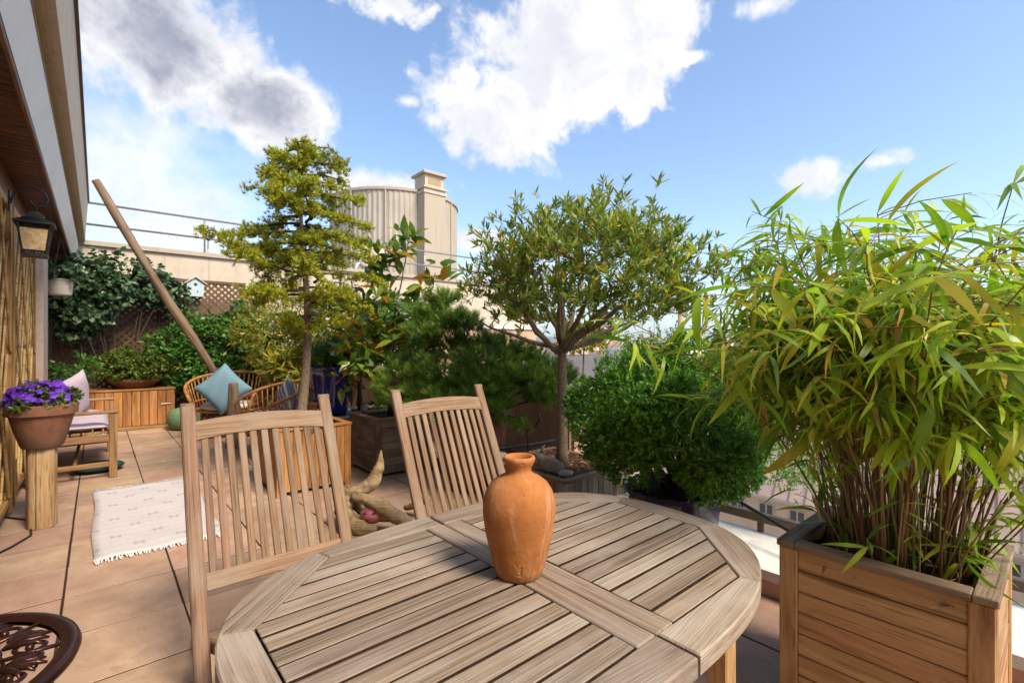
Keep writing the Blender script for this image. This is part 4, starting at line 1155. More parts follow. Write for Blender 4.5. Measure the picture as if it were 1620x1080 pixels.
def driftwood():
    t = thing('driftwood', 'gnarled bleached driftwood with a raised horn lying behind the table', 'driftwood', (1.40, 3.12, 0), R(-40.8))
    def limb(pts, rad, name='branch', sq=1.0):
        P = [Vector(p) for p in pts]; pp, rr = [], []
        for i in range(len(P) - 1):
            for k in range(6):
                u = k / 6; pp.append(P[i].lerp(P[i + 1], u) + Vector((rnd.uniform(-1, 1), rnd.uniform(-1, 1), rnd.uniform(-1, 1))) * rad[i] * .09); rr.append((rad[i] * (1 - u) + rad[i + 1] * u) * rnd.uniform(.93, 1.07))
        pp.append(P[-1]); rr.append(rad[-1])
        # catmull smoothing
        for _ in range(2):
            pp = [pp[0]] + [(pp[i - 1] + pp[i] * 2 + pp[i + 1]) / 4 for i in range(1, len(pp) - 1)] + [pp[-1]]
        mb = MB().tube(pp, rr, 22, True, sq)
        out = []
        for v in mb.v:
            v = Vector(v); f = noise.fractal(v * 16, .9, 2.1, 4) * .012 + noise.noise(v * 60) * .004
            out.append(tuple(v + noise.noise_vector(v * 22) * .006 + Vector((f, -f, f * .6))))
        mb.v = out
        return mb.build(name, M['drift'], t, True)
    limb([(-.16, .02, .22), (-.05, .02, .25), (.02, .03, .30), (.065, .04, .40), (.07, .05, .52)], [.032, .048, .045, .034, .005], 'horn')
    limb([(-.10, -.02, .22), (.0, -.05, .215), (.11, -.07, .17), (.21, -.08, .10), (.30, -.08, .06)], [.026, .04, .046, .050, .042], 'trunk')
    limb([(-.15, -.01, .23), (-.17, .0, .14), (-.13, -.06, .06), (-.02, -.10, .035), (.08, -.12, .03)], [.045, .055, .06, .05, .03], 'root')
    limb([(.20, .25, .05), (.30, .20, .10), (.38, .12, .16)], [.02, .028, .024])
    limb([(-.14, .04, .20), (-.08, .10, .10), (.02, .14, .045), (.20, .12, .05)], [.05, .045, .045, .03])
    f = thing('clay_face', 'small pink painted clay face tucked under the driftwood', 'figurine', (1.40, 3.06, .055), R(-40.8))
    m = MB(); vs = []; n, mm = 20, 14
    m.sphere((0, 0, .06), (.085, .055, .068), n, mm)
    V = []
    for p in m.v:
        x, y, z = p
        if y < 0:
            nose = math.exp(-((x + .01) ** 2 / .00016 + (z - .06) ** 2 / .0006)); eye = sum(math.exp(-((x + .01 - e) ** 2 / .00025 + (z - .075) ** 2 / .0002)) for e in (-.03, .03))
            y -= .02 * nose; y += .012 * eye
        V.append((x, y, z))
    m.v = V; m.build('head', M['pinkclay'], f, True)
    MB().sphere((-.055, -.02, .11), (.02, .018, .018), 10, 6).build('hair_knot', M['stone'], f, True)
    MB().tube([(-.03, -.052, .028), (-.01, -.057, .024), (.012, -.053, .028)], .005, 6).build('mouth', plain('dark red lips', (.12, .02, .03), .5), f, True)
    for e in (-.04, .02): MB().sphere((e, -.047, .075), (.012, .006, .006), 8, 5).build('eye', M['black'], f, True)
driftwood()

def rabbit():
    t = thing('stone_rabbit', 'grey stone rabbit sitting on the mulch at the foot of the olive tree', 'figurine', (2.43, 2.40, .338), R(-50))
    m = MB(); 
    # one continuous body grown with a skin modifier: rump to head, legs
    sk = [((.055, 0, .062), .062), ((.01, 0, .068), .055), ((-.035, 0, .075), .042), ((-.062, 0, .098), .03), ((-.082, 0, .122), .034), ((-.108, 0, .115), .02),
          ((.05, .035, .02), .026), ((.015, .04, .012), .016), ((.05, -.035, .02), .026), ((.015, -.04, .012), .016), ((-.045, .02, .03), .018), ((-.062, .022, .010), .015), ((-.045, -.02, .03), .018), ((-.062, -.022, .010), .015), ((.105, 0, .05), .02)]
    ed = [(0, 1), (1, 2), (2, 3), (3, 4), (4, 5), (0, 6), (6, 7), (0, 8), (8, 9), (2, 10), (10, 11), (2, 12), (12, 13), (0, 14)]
    me = bpy.data.meshes.new('rabbit'); me.from_pydata([p for p, _ in sk], ed, [])
    o = link('body', me, M['stone'], t)
    o.modifiers.new('skin', 'SKIN'); sv = me.skin_vertices[0].data
    for i, (_, r) in enumerate(sk): sv[i].radius = (r, r)
    sv[0].use_root = True
    s = o.modifiers.new('sub', 'SUBSURF'); s.levels = 2; s.render_levels = 2
    for sy in (-1, 1):
        MB().tube([(-.072, sy * .012, .145), (-.055, sy * .018, .175), (-.04, sy * .021, .195)], [.008, .012, .004], 8, True, .6).build('ear', M['stone'], t, True)
        MB().sphere((-.097, sy * .027, .128), .005, 8, 6).build('eye', M['black'], t, True)
rabbit()
def pebble(x, y, z, r, label, mat='pebble'):
    m = MB().sphere((0, 0, 0), r, 16, 10)
    m.v = [(p[0] * (1 + .08 * math.sin(p[1] * 40)), p[1], p[2]) for p in m.v]
    o = m.build('pebble', M[mat], None, True); o.location = (x, y, z); o.rotation_euler = (0, 0, R(-30)); tag(o, label, 'stone')
pebble(2.435, 2.255, .365, (.052, .036, .026), 'smooth pale pebble on the mulch in front of the stone rabbit')
pebble(2.36, 2.88, .385, (.07, .04, .034), 'white stone on the far left corner of the low tree planter')

def iron_man():
    t = thing('iron_figure', 'small wrought iron figure with raised arms on a stake before the pink parapet', 'figurine', (2.72, 2.95, .33), R(-40))
    m = MB().tube([(0, 0, 0), (0, 0, .22)], .007, 6); m.build('stake', M['iron'], t)
    MB().tube([(-.085, 0, .37), (-.10, 0, .30), (-.06, 0, .23), (0, 0, .21), (.06, 0, .23), (.10, 0, .30), (.085, 0, .37)], .009, 7).build('arms', M['iron'], t, True)
    MB().tube([(0, -.004, .265), (0, .004, .265)], .03, 6).build('head', M['iron'], t)
iron_man()
o = MB().tube([(2.36, 2.99, .42), (2.6, 3.0, .405), (2.9, 2.98, .40), (3.14, 2.95, .42)], .014, 8).build('irrigation_hose', M['black'], None, True)
tag(o, 'black irrigation hose lying along the back of the low tree planter', 'hose')
o = MB().tube([(-.55, 4.0, .008), (-.40, 4.25, .008), (-.33, 4.42, .008), (-.36, 4.8, .008), (-.5, 5.0, .008)], .006, 6).build('power_cable', M['black'], None, True)
tag(o, 'thin black cable on the tiles near the log stand', 'cable')

def gnome():
    t = thing('garden_gnome', 'tiny garden gnome with blue coat and yellow hat before the blue pot', 'figurine', (2.02, 4.99, .48))
    MB().lathe([(.03, 0), (.036, .02), (.03, .06), (.018, .08)], 14).build('coat', plain('blue coat', (.05, .22, .36), .6), t, True)
    MB().sphere((0, 0, .095), .021, 12, 8).build('face', plain('skin clay', (.55, .33, .22), .6), t, True)
    MB().sphere((-.008, -.014, .082), (.014, .01, .016), 10, 6).build('beard', M['white'], t, True)
    MB().lathe([(.024, .105), (.016, .13), (.003, .165)], 12).build('hat', plain('yellow hat', (.55, .40, .06), .6), t, True)
gnome()
def mask():
    t = thing('stone_ornament', 'small mottled stone head resting on the rim of the plank planter', 'figurine', (2.06, 4.70, .555), R(-40))
    m = MB().sphere((0, 0, .05), (.04, .038, .052), 16, 12)
    V = []
    for (x, y, z) in m.v:
        if y < 0:
            y += .012 * sum(math.exp(-((x - e) ** 2 / .0001 + (z - .06) ** 2 / .0001)) for e in (-.016, .016)); y -= .01 * math.exp(-(x ** 2 / .00006 + (z - .045) ** 2 / .0002))
        V.append((x, y, z))
    m.v = V; m.build('head', M['stone'], t, True)
    MB().sphere((.0, .0, .098), (.032, .032, .012), 12, 6).build('cap', M['bark'], t, True)
mask()

def feeder():
    t = thing('bird_feeder', 'dark dish bird feeder hanging on two wires from an olive branch', 'bird feeder', (3.30, 2.17, 1.30))
    MB().lathe([(.01, -.016), (.05, -.013), (.078, 0), (.078, .004), (.05, -.004), (.01, -.006)], 24).build('dish', M['dark_metal'], t, True)
    for s in (-1, 1): MB().tube([(s * .035, -s * .03, 0), (s * .035, -s * .03, .23)], .0018, 4).build('wire', M['dark_metal'], t)
feeder()
# ================================================================== PLANTS
def unit(a):
    return a / np.maximum(np.linalg.norm(a, axis=-1, keepdims=True), 1e-9)

def perp_random(D):
    r = rng.normal(size=D.shape)
    return unit(r - D * np.sum(r * D, axis=1, keepdims=True))

PROF = {'oval': [(0, .10), (.3, .9), (.55, 1.0), (.8, .62), (1, .04)], 'lance': [(0, .15), (.25, .85), (.5, 1.0), (.75, .7), (1, .03)],
        'quad': [(0, .35), (.5, 1.0), (1, .15)], 'needle': [(0, 1.0), (1, .3)]}

def leaf_strip(P, D, N, L, W, prof='quad', droop=0.15, fold=0.0):
    """vectorised leaves: strips along D, faces turned to N; returns verts and quads"""
    P, D, N = np.asarray(P, float), unit(np.asarray(D, float)), np.asarray(N, float)
    n = len(P); L = np.broadcast_to(L, (n,)).reshape(n, 1); W = np.broadcast_to(W, (n,)).reshape(n, 1)
    droop = np.broadcast_to(droop, (n,)).reshape(n, 1)
    N = unit(N - D * np.sum(N * D, axis=1, keepdims=True)); S = np.cross(D, N)
    pr = PROF[prof]; k = len(pr); V = np.zeros((n, k, 2, 3))
    for i, (t, w) in enumerate(pr):
        c = P + D * L * t * (1 - .3 * droop * t) - N * (droop * L * t * t)
        V[:, i, 0] = c - S * (W * w / 2); V[:, i, 1] = c + S * (W * w / 2)
    base = (np.arange(n) * k * 2)[:, None]
    Q = []
    for i in range(k - 1):
        Q.append(np.stack([base[:, 0] + 2 * i, base[:, 0] + 2 * i + 1, base[:, 0] + 2 * i + 3, base[:, 0] + 2 * i + 2], axis=1))
    return V.reshape(-1, 3), np.stack(Q, 1).reshape(-1, 4)

def join(parts):
    Vs, Qs, o = [], [], 0
    for V, Q in parts: Vs.append(V); Qs.append(Q + o); o += len(V)
    return np.concatenate(Vs), np.concatenate(Qs)

def leaves_obj(name, parts, mat, parent, kind=None, sm=True):
    V, Q = join(parts)
    me = mesh_np(V, Q)
    if sm: me.polygons.foreach_set('use_smooth', [True] * len(me.polygons))
    return link(name, me, mat, parent, kind)

def clumps(c, rad, n_lobes, lobe_r, n, flat=1.0, zmin=None, inner=.25, cut=None):
    """points on many overlapping lobes spread over an ellipsoid; returns points and outward directions"""
    c, rad = np.array(c), np.array(rad)
    d = unit(rng.normal(size=(n_lobes, 3)))
    if zmin is not None: d = d[d[:, 2] > zmin]
    lc = d * rad * rng.uniform(.58, 1.04, (len(d), 1))
    lr = lobe_r * rng.uniform(.7, 1.35, len(d))
    idx = rng.integers(0, len(d), n)
    e = unit(rng.normal(size=(n, 3)) + d[idx] * .9)
    p = lc[idx] + e * lr[idx][:, None] * np.where(rng.random((n, 1)) < inner, rng.uniform(.2, .9, (n, 1)), rng.uniform(.85, 1.06, (n, 1))) * np.array([1, 1, flat])
    return p + c, e

def sprigs(P, Dir, m, shoot, L, W, spread=55, prof='quad', droop=.1, jitter=.25, upbias=0.0):
    parts = []
    n = len(P)
    for k in range(m):
        t = (k + .6) / m
        q = P + Dir * (shoot * t)
        pr = perp_random(Dir); a = R(spread) * (1.15 - .55 * t)
        D = Dir * math.cos(a) + pr * math.sin(a) + rng.normal(size=(n, 3)) * jitter
        D[:, 2] += upbias
        N = unit(Dir * 1.0 + rng.normal(size=(n, 3)) * .5 + np.array([0, 0, .4]))
        parts.append(leaf_strip(q, D, N, L * rng.uniform(.7, 1.25, n), W * rng.uniform(.8, 1.2, n), prof, droop))
    return parts

def needles(P, Dir, m, L, W, spread, jitter=.2):
    parts = []; n = len(P)
    for k in range(m):
        pr = perp_random(Dir); a = R(spread) * rng.uniform(.15, 1.0, (n, 1))
        D = Dir * np.cos(a) + pr * np.sin(a)
        parts.append(leaf_strip(P, D, pr, L * rng.uniform(.75, 1.2, n), W, 'needle', .08))
    return parts

# leaf colours (real leaf albedos)
LM = {
 'bamboo': leafmat('bamboo leaf', [(0, (.085, .180, .016)), (.2, (.17, .31, .020)), (.45, (.28, .41, .026)), (.75, (.42, .49, .042)), (.91, (.48, .44, .045)), (.96, (.46, .27, .030)), (1, (.40, .26, .11))], .42, .36, 1.25),
 'yew': leafmat('yew leaf', [(0, (.045, .130, .016)), (.5, (.085, .22, .020)), (.85, (.15, .32, .028)), (1, (.22, .37, .035))], .3, .42, 1.5),
 'olive': leafmat('olive green leaf', [(0, (.090, .145, .028)), (.45, (.155, .215, .034)), (.75, (.24, .29, .042)), (.92, (.36, .35, .045)), (.97, (.50, .27, .02)), (1, (.52, .26, .02))], .35, .4, 1.5),
 'cedar': leafmat('golden cedar needle', [(0, (.10, .15, .018)), (.35, (.23, .28, .020)), (.65, (.42, .41, .024)), (1, (.62, .52, .028))], .35, .5, 1.4),
 'pine': leafmat('pine needle', [(0, (.045, .115, .020)), (.5, (.12, .23, .026)), (.85, (.22, .33, .032)), (1, (.32, .38, .04))], .25, .45, 1.4),
 'magnolia': leafmat('large glossy leaf', [(0, (.045, .100, .018)), (.45, (.090, .165, .022)), (.75, (.17, .23, .030)), (.90, (.35, .29, .030)), (.97, (.50, .21, .02)), (1, (.46, .16, .02))], .35, .3, 1.5),
 'yellowing': leafmat('yellowing leaf', [(0, (.10, .16, .022)), (.35, (.22, .25, .030)), (.6, (.42, .30, .030)), (.85, (.52, .22, .02)), (1, (.50, .14, .018))], .35, .35, 1.4),
 'ivy': leafmat('ivy leaf', [(0, (.022, .055, .022)), (.6, (.055, .105, .042)), (.9, (.12, .18, .095)), (1, (.24, .30, .17))], .15, .3, 1.3),
 'laurel': leafmat('hedge leaf', [(0, (.024, .080, .014)), (.55, (.050, .140, .018)), (1, (.115, .235, .028))], .25, .35, 1.4),
 'gold': leafmat('golden green leaf', [(0, (.10, .135, .020)), (.5, (.21, .23, .025)), (.85, (.40, .33, .035)), (1, (.55, .30, .03))], .35, .4, 1.5),
 'limegold': leafmat('lime leaf', [(0, (.040, .085, .016)), (.5, (.085, .135, .020)), (1, (.21, .24, .03))], .3, .4, 1.4),
 'dry': leafmat('dry leaf', [(0, (.20, .10, .035)), (.5, (.32, .17, .055)), (1, (.42, .27, .11))], .2, .6, 1.2),
}

def big_bamboo_leaf():
    # along its own X: base 0, tip 1; parallel veins, dry tip and edges
    m, b, bs = newmat('large bamboo leaf', .42, .35)
    oi = b.n('ShaderNodeObjectInfo'); sx = b.n('ShaderNodeSeparateXYZ'); tc = b.n('ShaderNodeTexCoord')
    b.l(tc.outputs['Object'], sx.inputs[0])
    base = b.ramp(oi.outputs['Random'], [(0, (.095, .20, .016)), (.2, (.20, .35, .020)), (.46, (.33, .47, .028)), (.80, (.48, .53, .045)), (.93, (.52, .46, .045)), (.97, (.46, .25, .03)), (1, (.40, .26, .11))])
    n = b.noise(coords(b, (2.2, 14, 4)), 1.0, 5, .65, .4)
    vein = b.m('SINE', b.m('MULTIPLY', sx.outputs[1], 520.0))
    rib = b.sstep(b.m('ABSOLUTE', sx.outputs[1]), .006, .001)
    col = b.mix(b.m('MULTIPLY_ADD', vein, .07, .08), base, (.04, .085, .01))
    col = b.mix(b.m('MULTIPLY', rib, .45), col, (.36, .40, .10))
    col = b.mix(b.m('MULTIPLY', b.sstep(n, .5, .72), .55), col, (.40, .37, .04))
    tip = b.sstep(b.m('ADD', sx.outputs[0], b.m('MULTIPLY_ADD', n, .7, b.m('MULTIPLY_ADD', b.m('FRACT', b.m('MULTIPLY', oi.outputs['Random'], 7.7)), .5, -.62))), .86, 1.06)
    col = b.mix(b.m('MULTIPLY', tip, .85), col, (.42, .24, .07))
    b.l(col, bs.inputs['Base Color']); bump(b, bs, vein, .15, .002)
    tr = b.n('ShaderNodeBsdfTranslucent'); b.l(b.mix(1.0, col, (1.3, 1.5, .7), 'MULTIPLY'), tr.inputs['Color'])
    mx = b.n('ShaderNodeMixShader', i_Fac=.42); b.l(bs.outputs[0], mx.inputs[1]); b.l(tr.outputs[0], mx.inputs[2])
    b.l(mx.outputs[0], b.nt.nodes['Material Output'].inputs['Surface'])
    return m
LM['bamboo_big'] = big_bamboo_leaf()

# ---------------------------------------------------------------- bamboo
LM['stem'] = leafmat('canes of many tints', [(0, (.10, .050, .022)), (.4, (.20, .105, .042)), (.7, (.30, .19, .075)), (.88, (.22, .22, .06)), (1, (.40, .29, .13))], .0, .5)
def bamboo():
    bx, by, bz = 1.99, .372, .53
    t = thing('bamboo', 'tall clump of bamboo with yellow green leaves growing from the teak box at the right', 'plant', (bx, by, bz))
    r = random.Random(21)
    stems = MB(); tips = []
    for k in range(140):
        a = r.uniform(0, 2 * math.pi); q = math.sqrt(r.random())
        b = Vector((.19 * q * math.cos(a), .20 * q * math.sin(a), -.01))
        lean = r.uniform(.25, 1.0); spread = .54 * lean
        out = Vector((math.cos(a), math.sin(a), 0)) * (q * .55 + .45 * r.random()) + Vector((r.uniform(-.5, .5), r.uniform(-.5, .5), 0))
        h = r.uniform(.92, 1.34) * (1 - .10 * lean)
        pts = []
        bend = r.uniform(.05, .32)
        for i in range(9):
            u = i / 8
            p = b + out * (spread * (u ** 1.7)) + Vector((0, 0, h * (u - bend * u ** 3.2)))
            p += Vector((r.uniform(-1, 1), r.uniform(-1, 1), 0)) * .006
            pts.append(p)
        r0 = r.uniform(.0022, .0052)
        stems.tube(pts, [r0 * (1 - .65 * i / 8) for i in range(9)], 5)
        nb = r.randint(9, 13)
        for j in range(nb):
            u = r.uniform(.30, 1.0) ** .75
            i = min(7, int(u * 8)); p = pts[i].lerp(pts[i + 1], u * 8 - i)
            if p.z < .42 and r.random() < .8: continue
            dirv = (Vector((r.gauss(0, 1), r.gauss(0, 1), r.uniform(.1, .9))) + out * .9).normalized()
            L = r.uniform(.08, .24)
            e = p + dirv * L + Vector((0, 0, -.04 * L / .2))
            stems.tube([p, p.lerp(e, .5) + Vector((0, 0, .012)), e], [.0018, .0015, .0010], 4, False)
            tips.append((e, (e - p).normalized(), p))
        tips.append((pts[-1], (pts[-1] - pts[-2]).normalized(), pts[-2]))
    # low side shoots near the rim
    for k in range(40):
        a = r.uniform(0, 2 * math.pi); q = r.uniform(.6, 1)
        p = Vector((.19 * q * math.cos(a), .20 * q * math.sin(a), 0)); h = r.uniform(.12, .5)
        e = p + Vector((math.cos(a) * h * r.uniform(.1, .7), math.sin(a) * h * r.uniform(.1, .7), h))
        stems.tube([p, p.lerp(e, .5) + Vector((0, 0, .02)), e], [.0026, .002, .0012], 4, False); tips.append((e, (e - p).normalized(), p))
    stems.build('stems', LM['stem'], t, True, 'stuff')
    P, D, N, L, W, DR = [], [], [], [], [], []
    for (e, d, p) in tips:
        for k in range(r.randint(5, 7)):
            dd = d * .55 + Vector((r.gauss(0, .8), r.gauss(0, .8), r.gauss(-.12, .45)))
            if dd.length < .2: continue
            dd.normalize()
            n = Vector((r.gauss(0, .45), r.gauss(0, .45), 1)); 
            P.append(e.lerp(p, r.uniform(0, .35))); D.append(dd); N.append(n)
            l = r.uniform(.07, .145) * (1.25 if r.random() < .15 else 1); L.append(l); W.append(l * r.uniform(.085, .135)); DR.append(r.uniform(.15, .95))
    P, D, N, L, W, DR = map(np.array, (P, D, N, L, W, DR))
    # the nearest, largest-looking leaves are leaves of their own; the rest are one mass
    org = np.array([bx, by, bz]); mid = P + org + D * L[:, None] * .5 - np.array([0, 0, 1.25])
    dist = np.linalg.norm(mid, axis=1)
    fwd = mid @ np.array([math.sin(YAW), math.cos(YAW), 0]); rt = mid @ np.array([math.cos(YAW), -math.sin(YAW), 0])
    inside = (np.abs(rt / fwd) < 1.06) & (np.abs(mid[:, 2] / fwd) < .7)
    facing = np.abs(np.sum(unit(N - D * np.sum(N * D, 1, keepdims=True)) * unit(mid), 1)) * .7 + .3
    score = np.where(inside, L * facing / dist, 0)
    order = np.argsort(-score); big, rest = order[:295], order[295:]
    tmpl = []
    for v in range(5):
        dr = .10 + .16 * v
        Vv, Qq = [], []
        for i in range(8):
            u = i / 7; w = [.12, .62, .92, 1.0, .95, .78, .46, .02][i] / 2
            x = u * (1 - .3 * dr * u); z = -dr * u * u
            Vv += [(x, -w, z + .16 * w * 2 * .5), (x, 0, z), (x, w, z + .16 * w * 2 * .5)]
        for i in range(7):
            for j in (0, 1): Qq.append((i * 3 + j, i * 3 + j + 1, (i + 1) * 3 + j + 1, (i + 1) * 3 + j))
        # width is stored at .13 of the length
        Vv = [(x, y * .13, z * 1.0 if abs(y) < 1e-9 else z) for x, y, z in Vv]
        Vv = [(x, y, z if k % 3 == 1 else -dr * (k // 3 / 7) ** 2 + .012 * (1 - abs(2 * (k // 3) / 7 - 1))) for k, (x, y, z) in enumerate(Vv)]
        me = mesh_np(Vv, Qq); smooth(me); me.materials.append(LM['bamboo_big']); tmpl.append(me)
    for i in big:
        x = Vector(D[i]).normalized(); z = Vector(N[i]); z = (z - x * z.dot(x)).normalized(); y = z.cross(x)
        o = link('leaf', tmpl[min(4, max(0, int((DR[i] - .02) / .16)))], None, t)
        l = L[i] * 1.15; wy = W[i] * 1.35 / .13
        o.matrix_local = Matrix(((x.x * l, y.x * wy, z.x * l, P[i][0]), (x.y * l, y.y * wy, z.y * l, P[i][1]), (x.z * l, y.z * wy, z.z * l, P[i][2]), (0, 0, 0, 1)))
    leaves_obj('leaf_mass', [leaf_strip(P[rest], D[rest], N[rest], L[rest], W[rest], 'lance', DR[rest])], LM['bamboo'], t, 'stuff')
    # fallen leaves on the soil
    n = 90
    P2 = np.stack([rng.uniform(-.21, .21, n), rng.uniform(-.22, .22, n), np.full(n, .018) + rng.uniform(0, .012, n)], 1)
    D2 = rng.normal(size=(n, 3)) * np.array([1, 1, .12])
    o = leaves_obj('leaf_litter', [leaf_strip(P2, D2, np.array([[0, 0, 1.]]).repeat(n, 0) + rng.normal(size=(n, 3)) * .25, rng.uniform(.06, .12, n), rng.uniform(.008, .016, n), 'lance', .1)], LM['dry'], t, 'stuff')
bamboo()

# ---------------------------------------------------------------- round clipped bush
def bush():
    t = thing('round_bush', 'dense round bright green clipped bush in the dark navy pot', 'shrub', (2.5, 1.48, .40))
    m = MB()
    for k in range(26):
        a = rnd.uniform(0, 6.28); e = Vector((math.cos(a) * rnd.uniform(.2, .48), math.sin(a) * rnd.uniform(.2, .48), rnd.uniform(.2, .72)))
        m.tube([(rnd.uniform(-.05, .05), rnd.uniform(-.05, .05), -.01), e * .5 + Vector((0, 0, .05)), e], [.014, .009, .004], 6)
    m.build('stems', M['bark_dark'], t, True, 'stuff')
    parts = []
    P, E = clumps((0, 0, .425), (.47, .47, .335), 78, .135, 12000, 1.0, -.85, .2)
    keep = P[:, 2] > .03
    P, E = P[keep], E[keep]
    Dir = unit(E + rng.normal(size=E.shape) * .35 + np.array([0, 0, .35]))
    parts += sprigs(P, Dir, 9, .040, .023, .0095, 58, 'quad', .1, .2)
    # straggling low branch towards the bamboo, and some leader shoots on top
    for (c, d, n) in (((.40, -.40, .13), (.45, -.45, -.10), 200), ((.50, -.36, .20), (.5, -.55, -.12), 220)):
        s = rng.random((n, 1)); q = np.array(c) + np.array(d) * s * .62 + rng.normal(size=(n, 3)) * .05
        parts += sprigs(q, unit(np.array([d]) + rng.normal(size=(n, 3)) * .8), 9, .045, .018, .0065, 60)
    for k in range(54):
        a = rnd.uniform(0, 6.28); rr = rnd.uniform(0, .50); h = rnd.uniform(.05, .13)
        z = .425 + .40 * math.sqrt(max(.05, 1 - (rr / .56) ** 2))
        n = 10; s = np.linspace(0, 1, n)[:, None]
        q = np.array([rr * math.cos(a), rr * math.sin(a), z]) + np.array([rnd.uniform(-.03, .03), rnd.uniform(-.03, .03), h]) * s
        parts += sprigs(q, unit(np.array([[0, 0, 1.]]).repeat(n, 0) + rng.normal(size=(n, 3)) * .3), 7, .03, .017, .007, 60)
    leaves_obj('foliage', parts, LM['yew'], t, 'stuff')
bush()

def skeleton(base, top, r0, r1, limbs, tips, bend=.05, name='trunk', bark='bark', parent=None, n_sub=3, sub_r=.007, droop=0.0):
    """trunk + limbs to chosen ends + twigs from limbs out to tips; returns nothing"""
    pts = []; b, c = Vector(base), Vector(top)
    for k in range(9):
        u = k / 8; pts.append(b.lerp(c, u) + Vector((math.sin(u * 5 + 1) * bend * u * (1 - u) * 2, math.cos(u * 4) * bend * u * (1 - u) * 2, 0)))
    MB().tube(pts, [r0 * (1.25 if k == 0 else 1) * (1 - k / 8) + r1 * k / 8 for k in range(9)], 12).build(name, M[bark], parent, True)
    m = MB(); nodes = []
    for (e, r) in limbs:
        e = Vector(e); st = c + Vector((rnd.uniform(-.02, .02), rnd.uniform(-.02, .02), rnd.uniform(-.06, 0)))
        P = []
        mid = st.lerp(e, .45) + Vector((rnd.uniform(-.06, .06), rnd.uniform(-.06, .06), rnd.uniform(-.10, .04)))
        for k in range(8):
            u = k / 7
            p = st * (1 - u) ** 2 + mid * 2 * u * (1 - u) + e * u * u + Vector((rnd.uniform(-1, 1), rnd.uniform(-1, 1), rnd.uniform(-1, 1))) * .012
            P.append(p); nodes.append((p, r * (1 - .8 * u)))
        m.tube(P, [r * (1 - .8 * k / 7) for k in range(8)], 7)
    m.build('limbs', M[bark], parent, True)
    m = MB(); arr = np.array([n[0][:] for n in nodes])
    for tp in tips:
        d = np.linalg.norm(arr - np.array(tp), axis=1) + .15 * np.maximum(0, arr[:, 2] - tp[2])
        i = int(np.argmin(d)); p = Vector(arr[i]); e = Vector(tp)
        mid = p.lerp(e, .5) + Vector((rnd.uniform(-.03, .03), rnd.uniform(-.03, .03), rnd.uniform(-.04, .01)))
        m.tube([p, mid, e], [max(.003, min(sub_r, nodes[i][1] * .7)), .003, .0018], 5, False)
        if len(nodes) < 900: nodes.append((mid, .004)); arr = np.vstack([arr, np.array(mid)])
    m.build('twigs', M[bark + '_dark' if bark == 'bark' else bark], parent, True, 'stuff')

# ---------------------------------------------------------------- olive-like standard tree
def olive():
    bx, by, bz = 2.70, 2.54, .335
    t = thing('olive_tree', 'standard tree with a bare trunk and broad airy olive green crown', 'tree', (bx, by, bz))
    c = np.array([.17, -.14, 1.38]); rad = np.array([.95, .95, .62])
    tips = []
    while len(tips) < 690:
        d = unit(rng.normal(size=3)); q = rng.uniform(.35, 1.0) ** .5
        p = c + d * rad * q * rng.uniform(.85, 1.08)
        if p[2] < .97 + .22 * np.linalg.norm(p[:2] - np.array([.1, -.08])): continue
        if p[2] < 1.12 and rng.random() < .4: continue
        tips.append(p)
    tips = np.array(tips)
    limbs = []
    for k in range(9):
        a = k * 2 * math.pi / 9 + .3 + rnd.uniform(-.25, .25); f = rnd.uniform(.55, .78)
        limbs.append(((.16 + .88 * f * math.cos(a), -.13 + .88 * f * math.sin(a), rnd.uniform(1.18, 1.62)), rnd.uniform(.019, .030)))
    limbs += [((.05, .1, 1.75), .026), ((-.2, -.15, 1.72), .022)]
    limbs += [((.62, -.42, 1.20), .027), ((-.55, .36, 1.10), .024)]
    skeleton((0, 0, -.03), (0.0, .0, .90), .047, .034, limbs, tips, .03, 'trunk', 'bark', t)
    # each tip carries a few rosettes of narrow leaves
    n = len(tips); out = unit(tips - np.array([0, 0, .8]))
    parts = []
    for k in range(3):
        P = tips + rng.normal(size=(n, 3)) * .05 * (k > 0)
        Dir = unit(out * .6 + np.array([0, 0, .75]) + rng.normal(size=(n, 3)) * .35)
        parts += sprigs(P - Dir * .02, Dir, 9 if k < 2 else 7, .045, .068, .0145, 48, 'lance', .12, .12)
    leaves_obj('crown', parts, LM['olive'], t, 'stuff')
olive()

